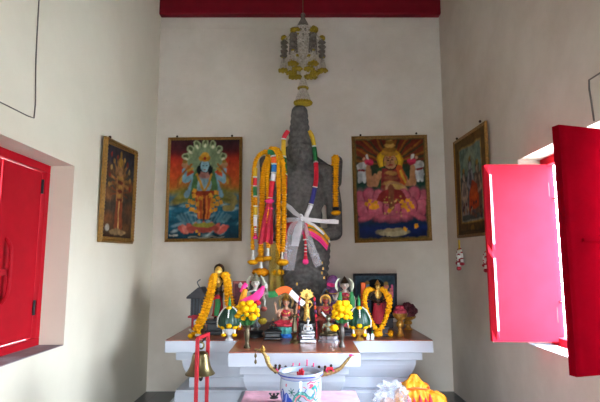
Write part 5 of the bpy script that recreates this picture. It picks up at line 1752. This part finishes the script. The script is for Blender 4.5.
# porcelain incense pot with painted dragon
PX, PY_ = .004, 2.95
r = thing('incense_pot', 'round white porcelain incense pot painted with a green and pink dragon', 'pot', (PX, PY_, TT), None, True)
zr = .712; Rr = .131
cv = Canvas(420, 90, 5.0)
cv.grad([(0, '#9aacbc'), (1, '#a6b7c6')])
def pot_art(u0):
    def L(pts, w, col, a=1.): cv.line([(u0 + x, y) for x, y in pts], w, col, a)
    def E_(x, y, rx, ry, col, rot=0, a=1.): cv.ell(u0 + x, y, rx, ry, col, rot, a)
    # blue rocks
    for x, y, rx, ry, col in ((-.16, .42, .12, .24, '#27408e'), (-.115, .36, .13, .2, '#3a5aa8'), (-.19, .34, .1, .2, '#4668b8'), (-.09, .28, .12, .14, '#2c4aa0')): E_(x, y, rx, ry, col)
    L([(-.17, .3), (-.16, .6)], .02, '#a9bfe0'); L([(-.13, .25), (-.115, .5)], .02, '#8fa8d8'); L([(-.19, .24), (-.19, .5)], .016, '#a9bfe0')
    E_(-.12, .8, .04, .05, '#b04a5c'); E_(-.12, .8, .018, .022, '#d88a94')
    for a in range(7): L([(-.07, .6), (-.07 + .026 * cos(a * .9), .6 + .13 * sin(a * .9))], .014, '#1f5a54')
    # coiling dragon
    body = [(-.05, .3), (-.035, .46), (-.01, .56), (.025, .54), (.05, .42), (.08, .36), (.11, .44), (.125, .6), (.115, .72)]
    L(body, .085, '#1f5f5c'); L(body, .07, '#3f9088')
    L([(x, y - .05) for x, y in body], .022, '#d67a86')
    for k, (x, y) in enumerate(body[:-1]): E_(x, y + .02, .02, .02, '#8ccabc')
    for x, y in ((-.02, .66), (.03, .64), (.085, .46), (.135, .68)): L([(x, y - .02), (x + .012, y + .07)], .016, '#2c5fa0')
    L([(.0, .5), (-.02, .36), (.005, .3)], .022, '#2f7f78'); L([(.1, .4), (.13, .3), (.15, .34)], .022, '#2f7f78')
    E_(.08, .79, .12, .07, '#c9566c', .2); E_(.06, .8, .05, .04, '#e6a8ae'); E_(.095, .72, .06, .05, '#2f8078'); E_(.055, .81, .016, .016, '#141820')
    L([(.05, .87), (.08, .93), (.11, .88), (.13, .92)], .018, '#b03c54'); L([(.04, .74), (.02, .78)], .014, '#c9566c')
    for k in range(5): E_(-.03 + .045 * k, .16, .09, .1, ['#3450a8', '#5b78c4', '#2c4498'][k % 3])
    E_(.165, .72, .035, .13, '#3f58ac'); E_(.18, .5, .03, .15, '#7f96cf'); L([(.15, .86), (.19, .84)], .014, '#3f58ac')
for u0 in (-.0, .25, .5, .75, 1.0): 
    if u0 in (.0, .5, 1.0, .25, .75): pot_art(u0) if u0 in (.25, .75) else None
cv.line([(0, .985), (1, .985)], .03, '#3a4fae')
cv.noise(.06, 8)


def pot_pt(u_, v):
    a = 2 * pi * u_ + pi                 # u=.25 faces the doorway
    rr = .117 + .008 * sin(pi * min(1, v * 1.0)) - .012 * (1 - v) ** 2
    return (PX + rr * cos(a), PY_ + rr * sin(a), TT + .004 + (zr - TT - .03) * v)


cv.mesh('body', pot_pt, r, M['porc'])
mb = MB(); mb.lathe([(.1, TT), (.106, TT + .012), (.1, TT + .012)], (PX, PY_, 0), 40); mb.build('foot_ring', M['altar'], r)
rim = mat('porcelain_glaze', '#a8b3c6', .2, 0, .05, 20)
mb = MB(); mb.lathe([(.112, zr - .034), (.121, zr - .03), (.131, zr - .014), (.133, zr - .004), (.128, zr + .003), (.112, zr), (.104, zr - .012), (.102, zr - .04), (.09, zr - .05)], (PX, PY_, 0), 48); rimo = mb.build('rim', rim, r)
mb = MB(); q = [(PX + .1325 * cos(2 * pi * i / 48), PY_ + .1325 * sin(2 * pi * i / 48), zr - .011) for i in range(49)]; mb.tube(q, .0035, 6); mb.build('rim_line', M['blueline'], rimo)
mb = MB(); mb.lathe([(.1015, zr - .035), (.1015, zr - .022), (.06, zr - .016), (.03, zr - .02), (0, zr - .014)], (PX, PY_, 0), 30); mb.build('ash', M['ash'], r)
for k, (dx, dy, hh) in enumerate(((-.004, -.02, .035), (.006, -.015, .04), (.012, -.025, .03), (-.014, -.022, .022))):
    b = MB(); b.tube([(PX + dx, PY_ + dy, zr - .022), (PX + dx * 1.3, PY_ + dy, zr - .022 + hh)], .006, 8)
    tag(b.build('incense_stub', M['rose'], org=(PX + dx, PY_ + dy, zr - .02)), 'burnt red incense stub standing in the ash of the porcelain pot', 'incense', 'incense stubs in the pot')

# dragon boat ornament behind the pot
YBt = 3.2
r = thing('dragon_boat', 'small gilt dragon-prowed boat ornament with rowers behind the porcelain pot', 'ornament', (.02, YBt, TT), None, True)
hp = [(254.5, 348.6), (258.5, 350), (262.5, 352), (266, 357), (268, 363), (272, 368.5), (279, 372), (290, 373.8), (305, 374.3), (320, 374), (332, 372), (340, 368.5), (345, 363), (349, 358), (352, 355.6), (354.5, 355)]
hw = [.003, .008, .014, .013, .013, .015, .017, .018, .018, .018, .018, .017, .014, .011, .009, .003]
q = curve([at(x, y, YBt) for x, y in hp], .012)
ws = np.interp(np.linspace(0, 1, len(q)), np.linspace(0, 1, len(hw)), hw)
mb = MB(); mb.tube(q, [float(a) * (1.06 if i % 2 else .94) for i, a in enumerate(ws)], 12); mb.build('hull', M['oldgold'], r)
b = MB(); b.lathe([(.012, -.01), (.016, .006), (.008, .02), (0, .034)], at(262.8, 350.5, YBt), 12, rip=.12, ripn=5); b.build('dragon_crest', M['gold'], r)
b = MB(); b.lathe([(.008, -.012), (.009, .004), (0, .022)], at(268.4, 359, YBt), 10); b.build('fin', M['gold'], r)
b = MB(); b.ball(at(350.8, 355.2, YBt), (.014, .008, .007)); b.build('tail_ribbon', M['pink'], r)
for py in (356, 362):
    b = MB(); b.lathe([(0, .018), (.008, .008), (.009, -.004), (0, -.016)], at(255.6, py, YBt), 10); b.build('pendant', M['brass'], r)
b = MB(); b.tube([at(255, 349, YBt), at(255.6, 362, YBt)], .0018, 5); b.build('pendant_thread', M['brass'], r)
for px, tall in ((275.5, 0), (279.5, 0), (285.5, 0), (292, 1), (298.5, 1), (306, 2), (312.5, 1), (319, 0), (325, 0), (331, 0)):
    b = MB(); p = at(px, 371.2 if 283 < px < 326 else 370, YBt)
    b.mi(0).cap(p + Vector((0, 0, -.012)), .0115, p + Vector((0, 0, .013)), .0085, 8); b.mi(0).ball(p + Vector((.001, -.002, .027)), .0095, 8, 6)
    b.mi(1).cap(p + Vector((.006, -.008, .008)), .005, p + Vector((.017, -.014, -.004)), .004, 6)
    if tall: b.mi(1).tube([p + Vector((.006, -.006, 0)), p + Vector((.007, -.006, .03 + .022 * tall))], .0042, 6)
    b.build('rower', [M['bronze'], M['pink']], r)
b = MB(); b.strip([at(326.5, 369, YBt - .014), at(329, 368.4, YBt - .014), at(333, 368.6, YBt - .014)], .009, .004); b.build('red_bunting', M['rose'], r)
b = MB(); zz = at(300, 374, YBt).z - .012
b.span((-.07, YBt - .03, TT), (.08, YBt + .03, TT + .015)); b.span((-.015, YBt - .014, TT + .015), (.025, YBt + .014, zz)); b.build('stand', M['dark'], r, smooth=False, bevel=.003)

# small black candle holder on the table
p = onz(274, 398, TT); r = thing('candle_holder', 'small black two-armed candle holder left of the porcelain pot', 'candle holder', p, None, True)
b = MB(); b.lathe([(.026, 0), (.028, .004), (.006, .01), (.005, .02), (.009, .026), (0, .03)], p, 16); b.build('foot', M['black'], r)
for s_ in (-1, 1):
    b = MB(); b.tube(curve([p + Vector((0, 0, .012)), p + Vector((s_ * .014, 0, .012)), p + Vector((s_ * .024, 0, .022))], .006), .004, 6); b.build('arm', M['black'], r)
    b = MB(); b.lathe([(.003, .02), (.009, .024), (.009, .03)], p + Vector((s_ * .024, 0, 0)), 10); b.build('cup', M['black'], r)

# bell and its red stand
r = thing('bell_stand', 'red painted iron bell stand at the left in front of the altar', 'stand', (-.6, 2.98, 0), None, True)
a = at(197.6, 337, 2.9); b_ = at(208.2, 332.5, 3.1)
mb = MB(); mb.span((a.x - .0105, 2.889, 0), (a.x + .0105, 2.911, a.z)); mb.build('post', M['reddark'], r, smooth=False, bevel=.003)
mb = MB(); mb.span((b_.x - .0105, 3.089, 0), (b_.x + .0105, 3.111, b_.z)); mb.build('post', M['reddark'], r, smooth=False, bevel=.003)
d = b_ - a; mid = (a + b_) / 2
mb = MB(); mb.box(mid + Vector((0, 0, -.008)), (.02, d.length + .02, .02), Matrix.Rotation(-math.atan2(d.x, d.y), 3, 'Z') @ Matrix.Rotation(math.atan2(d.z, d.y), 3, 'X')); mb.build('crossbar', M['reddark'], r, smooth=False, bevel=.003)
for p in (a, b_):
    mb = MB(); mb.span((p.x - .13, p.y - .015, 0), (p.x + .13, p.y + .015, .03)); mb.build('foot', M['reddark'], r, smooth=False, bevel=.003)
bx = at(200, 360, 3.0); zt_ = zat(351.5, 3.0); zb_ = zat(374, 3.0)
bc = Vector((mid.x - .012, 3.0, 0))
r = thing('brass_bell', 'large brass bell hanging from the red iron stand', 'bell', (bc.x, 3.0, zb_), None, True)
hb = zt_ - zb_; R = .089
mb = MB(); mb.lathe([(R, 0), (R * 1.0, hb * .03), (R * .86, hb * .14), (R * .72, hb * .32), (R * .62, hb * .55), (R * .57, hb * .78), (R * .5, hb * .92), (R * .3, hb * 1.0), (R * .14, hb * 1.02), (R * .1, hb * 1.02), (R * .25, hb * .95), (R * .5, hb * .75), (R * .58, hb * .4), (R * .8, hb * .1), (R * .96, 0)], (bc.x, 3.0, zb_), 40); mb.build('shell', M['brass'], r)
mb = MB(); zz = mid.z - .02; q = [(bc.x + .018 * sin(t), 3.0, zt_ + .015 + .02 * (1 - cos(t))) for t in np.linspace(0, 2 * pi, 16)]; mb.tube(q, .006, 6); mb.build('crown_loop', M['brass'], r)
mb = MB(); mb.tube(curve([(bc.x, 3.0, zt_ + .05), (bc.x + .02, 3.0, zt_ + .07), (bc.x + .012, 3.0, zz - .005), (bc.x + .012, 3.0, zz + .012)], .01), .005, 6); mb.build('hook', M['iron'], r)
mb = MB(); mb.tube([(bc.x + .005, 3.0, zt_ - .02), (bc.x + .005, 3.0, zb_ - .02)], .004, 6); mb.ball((bc.x + .005, 3.0, zb_ - .022), (.013, .013, .02)); mb.build('clapper', M['iron'], r)


# bundles at the right foot of the altar
def crumple(name, m, parent, c, rad, amp, fr, seed, prof=None, sub=40, ridge=0):
    mb = MB(); mb.ball((0, 0, 0), 1, sub, sub // 2)
    c = Vector(c); out = []
    for v in mb.v:
        n_ = noise.noise(v * fr + Vector((seed, seed * 2, 0))) + .5 * noise.noise(v * fr * 2.3 + Vector((seed, 0, 3)))
        s = 1 + amp * n_ + ridge * sin(17 * math.atan2(v.y, v.x) + 2 * v.z) * (1 - abs(v.z))
        w_ = prof(v.z) if prof else 1
        out.append(c + Vector((v.x * rad[0] * s * w_, v.y * rad[1] * s * w_, v.z * rad[2] * (1 + amp * .4 * n_))))
    mb.v = out
    return mb.build(name, m, parent, angle=60)


ST = .2
bp = at(418, 388, 3.78)
r = thing('robe_bundle', 'orange gauze-wrapped bundle with a red base at the right foot of the altar', 'bundle', (bp.x, 3.78, ST), None, True)
zt_ = zat(374, 3.78); hgt = zt_ - ST
crumple('orange_wrap', M['ogauze'], r, (bp.x - .03, 3.78, ST + hgt * .53), (.125, .11, hgt * .47), .22, 2.6, 3, lambda z: 1.1 - .62 * max(0, z), 90, .05)
crumple('wrap_tail', M['saff'], r, (bp.x + .115, 3.76, ST + hgt * .31), (.095, .08, hgt * .31), .3, 3, 9)
b = MB(); b.tube([Vector((bp.x - .03 + .108 * cos(t), 3.78 + .1 * sin(t), ST + hgt * (.72 + .03 * sin(3 * t)))) for t in np.linspace(0, 2 * pi, 30)], .008, 6); b.build('orange_tie', M['orange'], r)
for k in range(7):
    b = MB(); a = radians(-150 + 20 * k); q = Vector((bp.x - .01 + .125 * cos(a), 3.78 + .135 * sin(a), 0))
    b.strip([q + Vector((0, 0, ST + .02)), q + Vector((0, -.005, ST + .12)), q + Vector((-.008, .012, ST + hgt * (.55 + .06 * (k % 2))))], [.02, .018, .003], .008); b.build('red_fold', M['rose'], r)
b = MB(); b.lathe([(.1, 0), (.115, .03), (.11, .09), (.09, .1)], (bp.x - .02, 3.78, ST), 24, rip=.05, ripn=9); b.build('red_base', M['rose'], r)
bq = at(393, 392, 3.74)
r = thing('plastic_bag', 'crumpled clear plastic bag beside the orange bundle at the foot of the altar', 'bag', (bq.x, 3.74, ST), None, True)
zt_ = zat(382, 3.74); hgt = zt_ - ST
crumple('film', M['plastic'], r, (bq.x - .01, 3.72, ST + hgt * .52), (.125, .1, hgt * .5), .55, 4.5, 5, None, 60)
crumple('contents', M['paper'], r, (bq.x - .05, 3.74, ST + hgt * .3), (.08, .07, hgt * .29), .2, 3, 6)
crumple('orange_contents', M['saff'], r, (bq.x + .055, 3.75, ST + hgt * .33), (.05, .06, hgt * .32), .25, 3, 8)

# =================================================================== LIGHT
w = bpy.data.worlds.new('world'); SC.world = w; w.use_nodes = True
nt = w.node_tree; bg = nt.nodes['Background']
tc = nt.nodes.new('ShaderNodeTexCoord'); sx_ = nt.nodes.new('ShaderNodeSeparateXYZ'); rp = nt.nodes.new('ShaderNodeValToRGB')
nt.links.new(tc.outputs['Generated'], sx_.inputs[0])
mp = nt.nodes.new('ShaderNodeMapRange'); mp.inputs[1].default_value = -1; mp.inputs[2].default_value = 1
nt.links.new(sx_.outputs['Z'], mp.inputs[0]); nt.links.new(mp.outputs[0], rp.inputs[0])
rp.color_ramp.elements[0].position = .49; rp.color_ramp.elements[0].color = (.3, .3, .3, 1)
rp.color_ramp.elements[1].position = .53; rp.color_ramp.elements[1].color = (.80, .9, 1.0, 1)
e2 = rp.color_ramp.elements.new(.9); e2.color = (.62, .79, 1.0, 1)
nt.links.new(rp.outputs[0], bg.inputs[0]); bg.inputs[1].default_value = 36.0


def portal(loc, rot, sx, sy):
    l = bpy.data.lights.new('daylight_portal', 'AREA'); l.shape = 'RECTANGLE'; l.size = sx; l.size_y = sy
    l.cycles.is_portal = True
    o = bpy.data.objects.new('daylight_portal', l); o.location = loc; o.rotation_euler = rot; COL.objects.link(o)


portal((XW + TW + .02, (RW[0] + RW[1]) / 2, (RW[2] + RW[3]) / 2), (0, pi / 2, 0), RW[3] - RW[2], RW[1] - RW[0])
portal((0, YF - .2, DZ / 2), (-pi / 2, 0, pi), DX * 2, DZ)

sl = bpy.data.lights.new('sun', 'SUN'); sl.energy = 20; sl.angle = radians(2); sl.color = (1, .95, .88)
so = bpy.data.objects.new('sun', sl); COL.objects.link(so)
so.rotation_euler = Vector((-.42, -.22, -.88)).to_track_quat('-Z', 'Y').to_euler()

# =================================================================== CAMERA
cam = bpy.data.cameras.new('camera'); co = bpy.data.objects.new('camera', cam); COL.objects.link(co)
co.location = (0, 0, EYE); co.rotation_euler = (pi / 2 + PITCH, 0, 0)
cam.sensor_width = 36; cam.lens = F * 36 / 600; cam.clip_start = .05
SC.camera = co
SC.view_settings.view_transform = 'Standard'; SC.view_settings.look = 'None'
SC.view_settings.exposure = 0.88; SC.view_settings.gamma = 1
for o in SC.objects:
    if '_w' in o: del o['_w']
